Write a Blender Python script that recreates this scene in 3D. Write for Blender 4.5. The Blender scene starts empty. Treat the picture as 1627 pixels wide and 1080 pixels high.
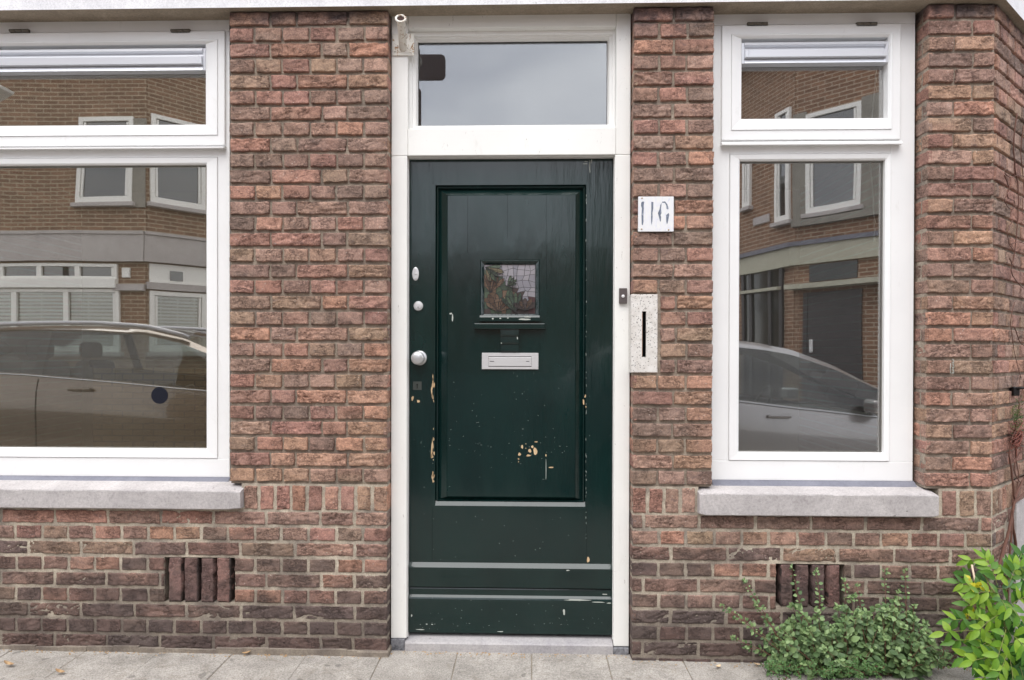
import bpy, bmesh, math, random
import numpy as np
from mathutils import Vector, Matrix
random.seed(7); rng = np.random.default_rng(11)
scene = bpy.context.scene
COL = scene.collection
R = math.radians

# ------------------------------------------------------------------ camera
F = 1085.0                      # focal length in photo pixels (photo 1627 wide)
CAM = np.array([0.0, -2.82, 1.25])
YAW, PITCH, ROLL = 0.0270, 0.0062, 0.0022
SHY = 27.0                      # vertical shift in photo pixels
fw = Vector((-math.sin(YAW) * math.cos(PITCH), math.cos(YAW) * math.cos(PITCH), -math.sin(PITCH)))
rt = fw.cross(Vector((0, 0, 1))).normalized(); up = rt.cross(fw)
rot = Matrix.Rotation(-ROLL, 3, fw)          # camera turned so that the picture leans clockwise
rt = rot @ rt; up = rot @ up
cam_d = bpy.data.cameras.new('camera'); cam = bpy.data.objects.new('camera', cam_d); COL.objects.link(cam)
cam.matrix_world = Matrix(((rt.x, up.x, -fw.x, CAM[0]), (rt.y, up.y, -fw.y, CAM[1]), (rt.z, up.z, -fw.z, CAM[2]), (0, 0, 0, 1)))
cam_d.sensor_width = 36; cam_d.lens = 36 * F / 1627; cam_d.shift_y = SHY / 1627
cam_d.clip_start = 0.02; cam_d.clip_end = 500
scene.camera = cam
scene.view_settings.view_transform = 'Standard'; scene.view_settings.look = 'None'
scene.view_settings.gamma = 1; scene.view_settings.use_curve_mapping = False
scene.view_settings.exposure = 1.24

def ray(px, py):
    d = fw * F + rt * (px - 813.5) - up * (py - 540 - SHY)
    return d
def P(px, py, y=0.0):
    """photo pixel on the vertical plane at depth y of the facade -> (x, z) in metres"""
    d = ray(px, py); t = (y - CAM[1]) / d.y
    return CAM[0] + d.x * t, CAM[2] + d.z * t
def PX(px, py, y=0.0): return P(px, py, y)[0]
def PZ(px, py, y=0.0): return P(px, py, y)[1]

# ------------------------------------------------------------------ world and sun (bright overcast)
SUN_EL, SUN_AZ = R(60), R(200)     # azimuth of the sun, clockwise from +y
w = bpy.data.worlds.new('World'); scene.world = w; w.use_nodes = True
nt = w.node_tree; nt.nodes.clear()
out = nt.nodes.new('ShaderNodeOutputWorld'); bg = nt.nodes.new('ShaderNodeBackground')
sky = nt.nodes.new('ShaderNodeTexSky'); sky.sky_type = 'NISHITA'; sky.sun_disc = False
sky.sun_elevation = SUN_EL; sky.sun_rotation = SUN_AZ
tc = nt.nodes.new('ShaderNodeTexCoord'); nz = nt.nodes.new('ShaderNodeTexNoise')
nz.inputs['Scale'].default_value = 3.4; nz.inputs['Detail'].default_value = 5; nz.inputs['Distortion'].default_value = .4
mp = nt.nodes.new('ShaderNodeMapping'); mp.inputs['Scale'].default_value = (1, 1, 2.5)
cr = nt.nodes.new('ShaderNodeValToRGB')
cr.color_ramp.elements[0].position = .32; cr.color_ramp.elements[0].color = (6.0, 6.2, 6.9, 1)
cr.color_ramp.elements[1].position = .7; cr.color_ramp.elements[1].color = (9.4, 9.5, 9.9, 1)
mx = nt.nodes.new('ShaderNodeMix'); mx.data_type = 'RGBA'; mx.inputs[0].default_value = .9
nt.links.new(tc.outputs['Generated'], mp.inputs[0]); nt.links.new(mp.outputs[0], nz.inputs['Vector'])
nt.links.new(nz.outputs['Fac'], cr.inputs[0]); nt.links.new(sky.outputs[0], mx.inputs[6]); nt.links.new(cr.outputs[0], mx.inputs[7])
nt.links.new(mx.outputs[2], bg.inputs[0]); nt.links.new(bg.outputs[0], out.inputs[0])
bg.inputs[1].default_value = 0.12
sd = bpy.data.lights.new('sun', 'SUN'); sun = bpy.data.objects.new('sun', sd); COL.objects.link(sun)
sd.energy = 1.1; sd.angle = R(48); sd.color = (1, .97, .93)
sdir = Vector((math.sin(SUN_AZ) * math.cos(SUN_EL), math.cos(SUN_AZ) * math.cos(SUN_EL), math.sin(SUN_EL)))
sun.rotation_euler = sdir.to_track_quat('Z', 'Y').to_euler(); sun.location = sdir * 30

# ------------------------------------------------------------------ materials
def srgb(r, g, b):
    f = lambda c: (c / 255 / 12.92) if c / 255 <= .04045 else ((c / 255 + .055) / 1.055) ** 2.4
    return (f(r), f(g), f(b), 1)
class Mat:
    def __init__(s, name, base=(.5, .5, .5, 1), rough=.6, metal=0, spec=.5, coat=0):
        s.m = bpy.data.materials.new(name); s.m.use_nodes = True; s.nt = s.m.node_tree
        s.b = s.nt.nodes['Principled BSDF']; s.b.inputs['Base Color'].default_value = base
        s.b.inputs['Roughness'].default_value = rough; s.b.inputs['Metallic'].default_value = metal
        s.b.inputs['Specular IOR Level'].default_value = spec; s.b.inputs['Coat Weight'].default_value = coat
        s.tc = s.n('ShaderNodeTexCoord')
    def n(s, t, **kw):
        nd = s.nt.nodes.new(t)
        for k, v in kw.items(): setattr(nd, k, v)
        return nd
    def l(s, a, b): s.nt.links.new(a, b)
    def noise(s, scale, detail=4, rough=.55, vec=(1, 1, 1), dist=0):
        mp = s.n('ShaderNodeMapping'); mp.inputs['Scale'].default_value = vec
        s.l(s.tc.outputs['Object'], mp.inputs[0]); nz = s.n('ShaderNodeTexNoise')
        nz.inputs['Scale'].default_value = scale; nz.inputs['Detail'].default_value = detail
        nz.inputs['Roughness'].default_value = rough; nz.inputs['Distortion'].default_value = dist
        s.l(mp.outputs[0], nz.inputs['Vector']); return nz.outputs['Fac']
    def ramp(s, fac, stops):
        r = s.n('ShaderNodeValToRGB'); e = r.color_ramp.elements
        while len(e) < len(stops): e.new(.5)
        for i, (p, c) in enumerate(stops):
            e[i].position = p; e[i].color = c if len(c) == 4 else (*c, 1)
        s.l(fac, r.inputs[0]); return r.outputs[0]
    def mix(s, fac, a, b, mode='MIX'):
        m = s.n('ShaderNodeMix', data_type='RGBA', blend_type=mode)
        for sock, v in ((0, fac), (6, a), (7, b)):
            if hasattr(v, 'is_output') or hasattr(v, 'links'): s.l(v, m.inputs[sock])
            else: m.inputs[sock].default_value = v
        return m.outputs[2]
    def math(s, op, a, b=0.0):
        m = s.n('ShaderNodeMath', operation=op)
        for i, v in enumerate((a, b)):
            if hasattr(v, 'links'): s.l(v, m.inputs[i])
            else: m.inputs[i].default_value = v
        return m.outputs[0]
    def sep(s):
        x = s.n('ShaderNodeSeparateXYZ'); s.l(s.tc.outputs['Object'], x.inputs[0]); return x.outputs
    def color(s, c): s.l(c, s.b.inputs['Base Color'])
    def bump(s, h, strength=.3, dist=.002):
        b = s.n('ShaderNodeBump'); b.inputs['Strength'].default_value = strength; b.inputs['Distance'].default_value = dist
        s.l(h, b.inputs['Height']); s.l(b.outputs[0], s.b.inputs['Normal']); return b
W1 = (1, 1, 1, 1); K1 = (0, 0, 0, 1)

def stains(M, col, low=.42, amount=.75):
    """soot and damp stains: irregular patches, denser at the foot of the wall, a few elsewhere"""
    z = M.sep()[2]
    n1 = M.noise(3.1, 5, .6, (1, 1, 2.2), .6); n2 = M.noise(9, 4, .6)
    hgt = M.n('ShaderNodeMapRange'); M.l(z, hgt.inputs[0])
    hgt.inputs[1].default_value = .02; hgt.inputs[2].default_value = low + .28; hgt.inputs[3].default_value = .40; hgt.inputs[4].default_value = -.14
    s = M.math('ADD', M.math('ADD', n1, hgt.outputs[0]), M.math('MULTIPLY', n2, .22))
    f = M.ramp(s, [(.60, (0, 0, 0)), (.92, (amount,) * 3)])
    # weathered soot just below the concrete band
    t = M.n('ShaderNodeMapRange'); M.l(z, t.inputs[0])
    t.inputs[1].default_value = 2.48; t.inputs[2].default_value = 2.70; t.inputs[3].default_value = -.3; t.inputs[4].default_value = .42
    f2 = M.ramp(M.math('ADD', M.noise(7, 4, .6, (1, 1, 1.4), .5), t.outputs[0]), [(.62, (0, 0, 0)), (.85, (.75,) * 3)])
    # four dark run-off marks under and beside the sills, at their own spots
    c = M.mix(f, col, srgb(78, 68, 65)); c = M.mix(f2, c, srgb(78, 72, 76)); return c

def brick_material():
    M = Mat('brick', rough=.9, spec=.25)
    at = M.n('ShaderNodeAttribute', attribute_name='tone'); col = at.outputs['Color']
    fine = M.noise(150, 5, .8); mid = M.noise(38, 5, .65, (1, 1, 1.6), .8)
    v = M.ramp(mid, [(.28, (.62, .60, .62)), (.5, (1, 1, 1)), (.74, (1.22, 1.16, 1.10))])
    col = M.mix(1.0, col, v, 'MULTIPLY')
    g = M.ramp(fine, [(.32, (.50,) * 3), (.50, (1.0,) * 3), (.66, (1.6,) * 3)])
    col = M.mix(.75, col, g, 'MULTIPLY')
    vo = M.n('ShaderNodeTexVoronoi'); vo.inputs['Scale'].default_value = 75; M.l(M.tc.outputs['Object'], vo.inputs['Vector'])
    spk = M.ramp(vo.outputs['Distance'], [(.10, (.55,) * 3), (.19, (0, 0, 0))])
    gate = M.ramp(M.noise(23, 3, .6), [(.52, (0, 0, 0)), (.60, (1, 1, 1))])
    col = M.mix(M.math('MULTIPLY', spk, gate), col, srgb(205, 192, 180))
    # kiln marks: blackened patches
    km = M.ramp(M.noise(17, 4, .65, (1, 1, 1.8), 1.2), [(.60, (0, 0, 0)), (.70, (.5,) * 3)])
    col = M.mix(km, col, srgb(82, 66, 66))
    # lime bloom
    lb = M.ramp(M.noise(11, 5, .7, (1, 1, 1.3), .7), [(.64, (0, 0, 0)), (.80, (.38,) * 3)])
    col = M.mix(lb, col, srgb(176, 160, 152))
    hs = M.n('ShaderNodeHueSaturation'); hs.inputs['Saturation'].default_value = .80; hs.inputs['Value'].default_value = 1.20; M.l(col, hs.inputs['Color']); col = hs.outputs[0]
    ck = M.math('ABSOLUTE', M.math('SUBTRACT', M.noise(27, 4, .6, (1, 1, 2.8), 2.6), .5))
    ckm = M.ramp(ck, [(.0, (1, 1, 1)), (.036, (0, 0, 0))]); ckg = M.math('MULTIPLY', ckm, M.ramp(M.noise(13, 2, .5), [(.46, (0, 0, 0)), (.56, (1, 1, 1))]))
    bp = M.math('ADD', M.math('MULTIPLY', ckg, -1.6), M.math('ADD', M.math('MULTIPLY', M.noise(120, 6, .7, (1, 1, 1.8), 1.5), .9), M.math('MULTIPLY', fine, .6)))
    M.color(stains(M, M.mix(M.math('MULTIPLY', ckg, .72), col, srgb(66, 50, 46))))  # crease shade painted dark into the brick colour
    M.bump(bp, .8, .0034)
    return M.m
def mortar_material(name, c1, c2, dark):
    M = Mat(name, rough=.95, spec=.15)
    col = M.ramp(M.noise(26, 5, .65), [(.3, c1), (.7, c2)])
    col = M.mix(M.ramp(M.noise(5.5, 4, .6), [(.45, (0, 0, 0)), (.62, (dark,) * 3)]), col, srgb(104, 96, 92))
    g = M.ramp(M.noise(160, 4, .8), [(.33, (.6,) * 3), (.62, (1.2,) * 3)])
    M.color(stains(M, M.mix(.8, col, g, 'MULTIPLY'), .2, .55)); M.bump(M.noise(150, 5, .7), .7, .003)
    return M.m
def paint_white(name, c=srgb(236, 236, 234), rough=.35, wear=0.0):
    M = Mat(name, c, rough, coat=.15)
    col = M.ramp(M.noise(4, 4, .6), [(.3, tuple(v * .95 for v in c[:3])), (.7, c[:3])])
    col = M.mix(M.ramp(M.noise(13, 6, .75, (1, 1, .35), 1.0), [(.60, (0, 0, 0)), (.76, (.22,) * 3)]), col, srgb(176, 170, 158))
    if wear:
        col = M.mix(M.ramp(M.noise(60, 5, .8, (1, 1, .3), 1.0), [(.66, (0, 0, 0)), (.685, (wear,) * 3)]), col, srgb(120, 108, 96))
    M.color(col); M.bump(M.noise(70, 4, .6, (1, 1, .2)), .12, .0006)
    return M.m
def concrete(name, c1, c2, speck=.5, scale=1.0, rough=.85):
    M = Mat(name, rough=rough, spec=.25)
    col = M.ramp(M.noise(7 * scale, 6, .65, dist=.6), [(.28, c1), (.72, c2)])
    g = M.ramp(M.noise(125 * scale, 4, .85), [(.33, (.45,) * 3), (.5, (1.0,) * 3), (.66, (1.35,) * 3)])
    col = M.mix(speck, col, g, 'MULTIPLY')
    pits = M.ramp(M.noise(48 * scale, 3, .5), [(.235, (1, 1, 1)), (.29, (0, 0, 0))])
    col = M.mix(M.math('MULTIPLY', pits, .7), col, srgb(92, 88, 86))
    M.color(col); M.bump(M.math('ADD', M.noise(160 * scale, 5, .7), M.math('MULTIPLY', pits, -.8)), .6, .002)
    return M.m
def glass_material(name, refl=.2, tint=(1, 1, 1, 1), wave=0.0, trans=(.86, .88, .86, 1), veil=0.0, veil_col=(.5, .45, .36, 1)):
    m = bpy.data.materials.new(name); m.use_nodes = True; t = m.node_tree; t.nodes.clear()
    o = t.nodes.new('ShaderNodeOutputMaterial'); g = t.nodes.new('ShaderNodeBsdfGlossy'); g.inputs['Roughness'].default_value = 0.0
    g.inputs['Color'].default_value = tint
    tr = t.nodes.new('ShaderNodeBsdfTransparent'); tr.inputs['Color'].default_value = trans
    mx = t.nodes.new('ShaderNodeMixShader'); mx.inputs[0].default_value = refl
    lw = t.nodes.new('ShaderNodeFresnel'); lw.inputs[0].default_value = 1.45
    ad = t.nodes.new('ShaderNodeMath'); ad.operation = 'ADD'; ad.inputs[1].default_value = refl - .035
    t.links.new(lw.outputs[0], ad.inputs[0]); t.links.new(ad.outputs[0], mx.inputs[0])
    t.links.new(tr.outputs[0], mx.inputs[1]); t.links.new(g.outputs[0], mx.inputs[2]); t.links.new(mx.outputs[0], o.inputs[0])
    if veil:       # haze painted over the pane in place of brightness from the room
        df = t.nodes.new('ShaderNodeBsdfDiffuse'); df.inputs[0].default_value = veil_col; m2 = t.nodes.new('ShaderNodeMixShader')
        tn = t.nodes.new('ShaderNodeTexCoord'); nn = t.nodes.new('ShaderNodeTexNoise'); nn.inputs['Scale'].default_value = 5; nn.inputs['Detail'].default_value = 6; nn.inputs['Roughness'].default_value = .7
        t.links.new(tn.outputs['Object'], nn.inputs['Vector']); mm = t.nodes.new('ShaderNodeMapRange'); mm.inputs[1].default_value = .25; mm.inputs[2].default_value = .75; mm.inputs[3].default_value = veil * .75; mm.inputs[4].default_value = veil * 1.25
        t.links.new(nn.outputs['Fac'], mm.inputs[0]); t.links.new(mm.outputs[0], m2.inputs[0]); t.links.new(mx.outputs[0], m2.inputs[1]); t.links.new(df.outputs[0], m2.inputs[2]); t.links.new(m2.outputs[0], o.inputs[0])
    if wave:
        tcn = t.nodes.new('ShaderNodeTexCoord'); n = t.nodes.new('ShaderNodeTexNoise'); n.inputs['Scale'].default_value = 1.7; n.inputs['Detail'].default_value = .5
        b = t.nodes.new('ShaderNodeBump'); b.inputs['Strength'].default_value = 1; b.inputs['Distance'].default_value = wave
        t.links.new(tcn.outputs['Object'], n.inputs['Vector']); t.links.new(n.outputs['Fac'], b.inputs['Height']); t.links.new(b.outputs[0], g.inputs['Normal'])
    return m
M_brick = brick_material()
M_mortar = mortar_material('mortar_recessed', srgb(134, 121, 108), srgb(182, 169, 152), .5)
M_mortar_l = mortar_material('mortar_flush', srgb(166, 154, 138), srgb(200, 189, 170), .6)
M_pvc = paint_white('white_window_frame', srgb(238, 238, 237), .3)
M_wood = paint_white('white_painted_wood', srgb(238, 237, 233), .4, .0)
M_woodw = paint_white('worn_white_painted_wood', srgb(236, 235, 230), .45, .75)
M_band = concrete('white_render_band', srgb(214, 213, 216), srgb(236, 235, 236), .35, 1.4)
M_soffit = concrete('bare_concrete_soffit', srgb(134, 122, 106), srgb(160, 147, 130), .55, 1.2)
M_sill = concrete('light_concrete_sill', srgb(160, 155, 154), srgb(190, 185, 183), .45, 1.0)
M_step = concrete('stone_step', srgb(150, 147, 150), srgb(180, 176, 174), .4, .8)
def slab_mat():
    M = Mat('paving_slab', rough=.92, spec=.2); col = M.ramp(M.noise(5, 6, .7, dist=.8), [(.3, srgb(140, 135, 128)), (.7, srgb(176, 170, 162))])
    g = M.ramp(M.noise(150, 4, .9), [(.36, (.42,) * 3), (.5, (1.0,) * 3), (.64, (1.45,) * 3)]); col = M.mix(.8, col, g, 'MULTIPLY')
    d = M.ramp(M.noise(11, 5, .75, (1, 1, 1), 1.2), [(.52, (0, 0, 0)), (.72, (.55,) * 3)]); col = M.mix(d, col, srgb(118, 108, 94))
    gum = M.ramp(M.noise(16, 1, .3), [(.26, (1, 1, 1)), (.285, (0, 0, 0))]); col = M.mix(M.math('MULTIPLY', gum, .45), col, srgb(82, 78, 74))
    M.color(col); M.bump(M.noise(120, 5, .8), .8, .003); return M.m
M_slab = slab_mat()
M_bluestone = concrete('bluestone', srgb(34, 36, 42), srgb(150, 150, 154), .6, 4.5, .6)
M_lead = concrete('lead_sheet', srgb(104, 105, 116), srgb(128, 129, 138), .2, .8, .5)
M_glass = glass_material('window_glass', .35, (1, .975, .93, 1), .0012, veil=.05, veil_col=(.5, .43, .31, 1))
M_glass_r = glass_material('window_glass_right', .33, (1, .98, .96, 1), .0012, veil=.03, veil_col=(.5, .47, .42, 1))
M_glass_t = glass_material('transom_glass', .135, (.98, .98, 1, 1), .0)
M_alu = Mat('aluminium', srgb(215, 217, 222), .32, .35).m
M_steel = Mat('brushed_steel', srgb(208, 207, 206), .38, .5)
M_steel.bump(M_steel.noise(90, 3, .6, (.1, 1, 1)), .15, .0004); M_steel = M_steel.m
M_knob = Mat('satin_aluminium', srgb(196, 196, 196), .32, .6).m
M_blackhole = Mat('black_void', (.004, .004, .004, 1), .9, spec=0).m
M_dark = Mat('dark_plastic', srgb(52, 50, 52), .4).m
M_seal = Mat('dark_rubber', srgb(40, 38, 38), .7).m
M_spacer = Mat('grey_spacer', srgb(150, 148, 142), .4, .3).m
M_room = Mat('dim_room', srgb(178, 168, 152), .9).m
M_sticker = Mat('navy_sticker', srgb(17, 21, 34), .35).m
M_bare = Mat('bare_wood', rough=.8)
M_bare.color(M_bare.ramp(M_bare.noise(90, 4, .6, (1, 1, .2)), [(.3, srgb(178, 142, 104)), (.7, srgb(214, 188, 150))])); M_bare = M_bare.m
M_chipw = Mat('pale_primer', srgb(176, 180, 172), .7).m
def door_paint(name, gloss=.12):
    M = Mat(name, rough=gloss, coat=.2, spec=.42); M.b.inputs['Coat Roughness'].default_value = .05
    c = M.ramp(M.noise(6, 4, .6, (1, 1, .5)), [(.3, (.0030, .0142, .0132)), (.7, (.0050, .0210, .0188))])
    sc = M.ramp(M.noise(46, 6, .8, (.25, 1, 1.7), 1.2), [(.69, (0, 0, 0)), (.72, (.5,) * 3)])
    zz = M.sep()[2]; band = M.n('ShaderNodeMapRange'); M.l(zz, band.inputs[0])
    band.inputs[1].default_value = 1.35; band.inputs[2].default_value = .95; band.inputs[3].default_value = 0; band.inputs[4].default_value = .42
    M.color(M.mix(M.math('MULTIPLY', sc, band.outputs[0]), c, srgb(120, 132, 130)))
    r = M.ramp(M.noise(9, 4, .6, (1, 1, .4)), [(.3, (gloss * .75,) * 3), (.75, (gloss * 1.9,) * 3)]); M.l(r, M.b.inputs['Roughness'])
    h = M.math('ADD', M.math('MULTIPLY', M.noise(300, 3, .6, (1, 1, .025)), .5), M.math('MULTIPLY', M.noise(14, 4, .6, (1, 1, .16)), 4.6))
    M.bump(h, .42, .0011)
    return M.m
M_door = door_paint('dark_green_door_paint')

# ------------------------------------------------------------------ mesh helpers
def link(name, me, mats, parent=None, loc=None):
    o = bpy.data.objects.new(name, me); COL.objects.link(o)
    for m in (mats if isinstance(mats, (list, tuple)) else [mats]): me.materials.append(m)
    if parent: o.parent = parent
    if loc is not None: o.location = loc
    return o
def tag(o, label=None, cat=None, group=None, kind=None):
    for k, v in (('label', label), ('category', cat), ('group', group), ('kind', kind)):
        if v: o[k] = v
    return o
def empty(name, loc, label, cat, group=None, parent=None):
    o = bpy.data.objects.new(name, None); COL.objects.link(o); o.location = loc; o.empty_display_size = .1
    tag(o, label, cat, group); return o
def setp(o, parent):
    """parent an object built in world coordinates to a thing without moving it"""
    o.parent = parent; M = Matrix.Identity(4); q = parent; chain = []
    while q: chain.append(q); q = q.parent
    for q in reversed(chain): M = M @ q.matrix_parent_inverse @ q.matrix_basis
    o.matrix_parent_inverse = M.inverted(); return o
class MB:
    def __init__(s): s.bm = bmesh.new(); s.mi = 0
    def box(s, x0, x1, y0, y1, z0, z1, bev=0, seg=1, M=None):
        vs = [s.bm.verts.new((x, y, z)) for x in (min(x0, x1), max(x0, x1)) for y in (min(y0, y1), max(y0, y1)) for z in (min(z0, z1), max(z0, z1))]
        fs = [s.bm.faces.new([vs[i] for i in f]) for f in ((0, 1, 3, 2), (4, 6, 7, 5), (0, 4, 5, 1), (2, 3, 7, 6), (0, 2, 6, 4), (1, 5, 7, 3))]
        for f in fs: f.material_index = s.mi
        if bev:
            es = list({e for f in fs for e in f.edges})
            r = bmesh.ops.bevel(s.bm, geom=es, offset=bev, segments=seg, affect='EDGES', profile=.5)
            vs = list({v for f in r['faces'] for v in f.verts} | {v for v in vs if v.is_valid})
            for f in r['faces']: f.material_index = s.mi
        if M is not None: bmesh.ops.transform(s.bm, matrix=M, verts=[v for v in vs if v.is_valid])
        return s
    def poly(s, pts):
        f = s.bm.faces.new([s.bm.verts.new(p) for p in pts]); f.material_index = s.mi; return f
    def prism(s, pts, vec):
        """closed polygon pts extruded along vec"""
        a = [s.bm.verts.new(p) for p in pts]; b = [s.bm.verts.new(Vector(p) + Vector(vec)) for p in pts]; n = len(a)
        for f in [a[::-1], b] + [[a[i], a[(i + 1) % n], b[(i + 1) % n], b[i]] for i in range(n)]:
            s.bm.faces.new(f).material_index = s.mi
        return s
    def ring(s, x0, x1, z0, z1, prof, wid=None):
        """mitred frame: prof = [(inset, y)...] from outside to inside, seen from -y"""
        rows = []
        for t, y in prof:
            rows.append([s.bm.verts.new(p) for p in ((x0 + t, y, z0 + t), (x1 - t, y, z0 + t), (x1 - t, y, z1 - t), (x0 + t, y, z1 - t))])
        for a, b in zip(rows, rows[1:]):
            for i in range(4):
                j = (i + 1) % 4; s.bm.faces.new((a[i], a[j], b[j], b[i])).material_index = s.mi
        return s
    def rects(s, seq):
        """loft through rectangles (x0,x1,z0,z1,y) from outside to inside"""
        rows = [[s.bm.verts.new(p) for p in ((a, y, c), (b, y, c), (b, y, d), (a, y, d))] for a, b, c, d, y in seq]
        for a, b in zip(rows, rows[1:]):
            for i in range(4):
                j = (i + 1) % 4; s.bm.faces.new((a[i], a[j], b[j], b[i])).material_index = s.mi
        return rows
    def tube(s, pts, r, n=8, cap=True):
        pts = [Vector(p) for p in pts]; rr = r if hasattr(r, '__len__') else [r] * len(pts); rings = []
        ref = Vector((.13, .31, .94))
        for i, p in enumerate(pts):
            t = (pts[min(i + 1, len(pts) - 1)] - pts[max(i - 1, 0)]).normalized()
            a = t.cross(ref)
            if a.length < .05: a = t.cross(Vector((1, 0, 0)))
            a.normalize(); b = t.cross(a)
            rings.append([s.bm.verts.new(p + (a * math.cos(k * 2 * math.pi / n) + b * math.sin(k * 2 * math.pi / n)) * rr[i]) for k in range(n)])
        for A, B in zip(rings, rings[1:]):
            for k in range(n):
                f = s.bm.faces.new((A[k], A[(k + 1) % n], B[(k + 1) % n], B[k])); f.smooth = True; f.material_index = s.mi
        if cap:
            for A in (rings[0], rings[-1]): s.bm.faces.new(A).material_index = s.mi
        return s
    def lathe(s, prof, M, n=32, sm=True):
        """prof = [(radius, height)...] about local z, then placed by M"""
        rows = []
        for r_, h in prof:
            if r_ < 1e-6: rows.append([s.bm.verts.new(M @ Vector((0, 0, h)))])
            else: rows.append([s.bm.verts.new(M @ Vector((r_ * math.cos(k * 2 * math.pi / n), r_ * math.sin(k * 2 * math.pi / n), h))) for k in range(n)])
        for A, B in zip(rows, rows[1:]):
            for k in range(n):
                q = (k + 1) % n
                f = [A[k % len(A)], A[q % len(A)], B[q % len(B)], B[k % len(B)]]
                u = []; [u.append(v) for v in f if v not in u]
                if len(u) > 2:
                    fc = s.bm.faces.new(u); fc.smooth = sm; fc.material_index = s.mi
        return s
    def build(s, name, mats, parent=None, loc=None, smooth=False, fix=True):
        if fix: bmesh.ops.recalc_face_normals(s.bm, faces=s.bm.faces)
        me = bpy.data.meshes.new(name); s.bm.to_mesh(me); s.bm.free()
        if smooth: me.polygons.foreach_set('use_smooth', [True] * len(me.polygons))
        o = link(name, me, mats)
        if parent: setp(o, parent)
        return o
def join_into(dst, src):
    n = len(dst.data.materials)
    for mm in src.data.materials: dst.data.materials.append(mm)
    for p in src.data.polygons: p.material_index += n
    b = bmesh.new(); b.from_mesh(dst.data); b.from_mesh(src.data); b.to_mesh(dst.data); b.free()
    bpy.data.objects.remove(src, do_unlink=True)
TO_FRONT = Matrix(((1, 0, 0, 0), (0, 0, -1, 0), (0, 1, 0, 0), (0, 0, 0, 1)))    # local z -> world -y

def np_mesh(name, V, Fc, mats, parent=None, cols=None, smooth=True, attr='tone', midx=None):
    me = bpy.data.meshes.new(name); V = np.asarray(V, np.float32); Fc = np.asarray(Fc, np.int32); k = Fc.shape[1]
    me.vertices.add(len(V)); me.vertices.foreach_set('co', V.ravel())
    me.loops.add(Fc.size); me.loops.foreach_set('vertex_index', Fc.ravel())
    me.polygons.add(len(Fc)); me.polygons.foreach_set('loop_start', np.arange(0, Fc.size, k, dtype=np.int32))
    me.polygons.foreach_set('loop_total', np.full(len(Fc), k, np.int32))
    if smooth: me.polygons.foreach_set('use_smooth', np.ones(len(Fc), bool))
    if midx is not None: me.polygons.foreach_set('material_index', np.asarray(midx, np.int32))
    if cols is not None:
        a = me.color_attributes.new(attr, 'FLOAT_COLOR', 'POINT'); c4 = np.ones((len(V), 4), np.float32); c4[:, :3] = cols
        a.data.foreach_set('color', c4.ravel())
    me.update(); me.validate()
    o = link(name, me, mats)
    if parent: setp(o, parent)
    return o
PERM = rng.random((64, 64, 64)).astype(np.float32)
def vnoise(x, y, z):
    xi, yi, zi = np.floor(x).astype(int), np.floor(y).astype(int), np.floor(z).astype(int)
    xf, yf, zf = x - xi, y - yi, z - zi; s = lambda t: t * t * (3 - 2 * t); xf, yf, zf = s(xf), s(yf), s(zf); r = 0
    for dx in (0, 1):
        for dy in (0, 1):
            for dz in (0, 1):
                r = r + PERM[(xi + dx) & 63, (yi + dy) & 63, (zi + dz) & 63] * (xf if dx else 1 - xf) * (yf if dy else 1 - yf) * (zf if dz else 1 - zf)
    return r

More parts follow.
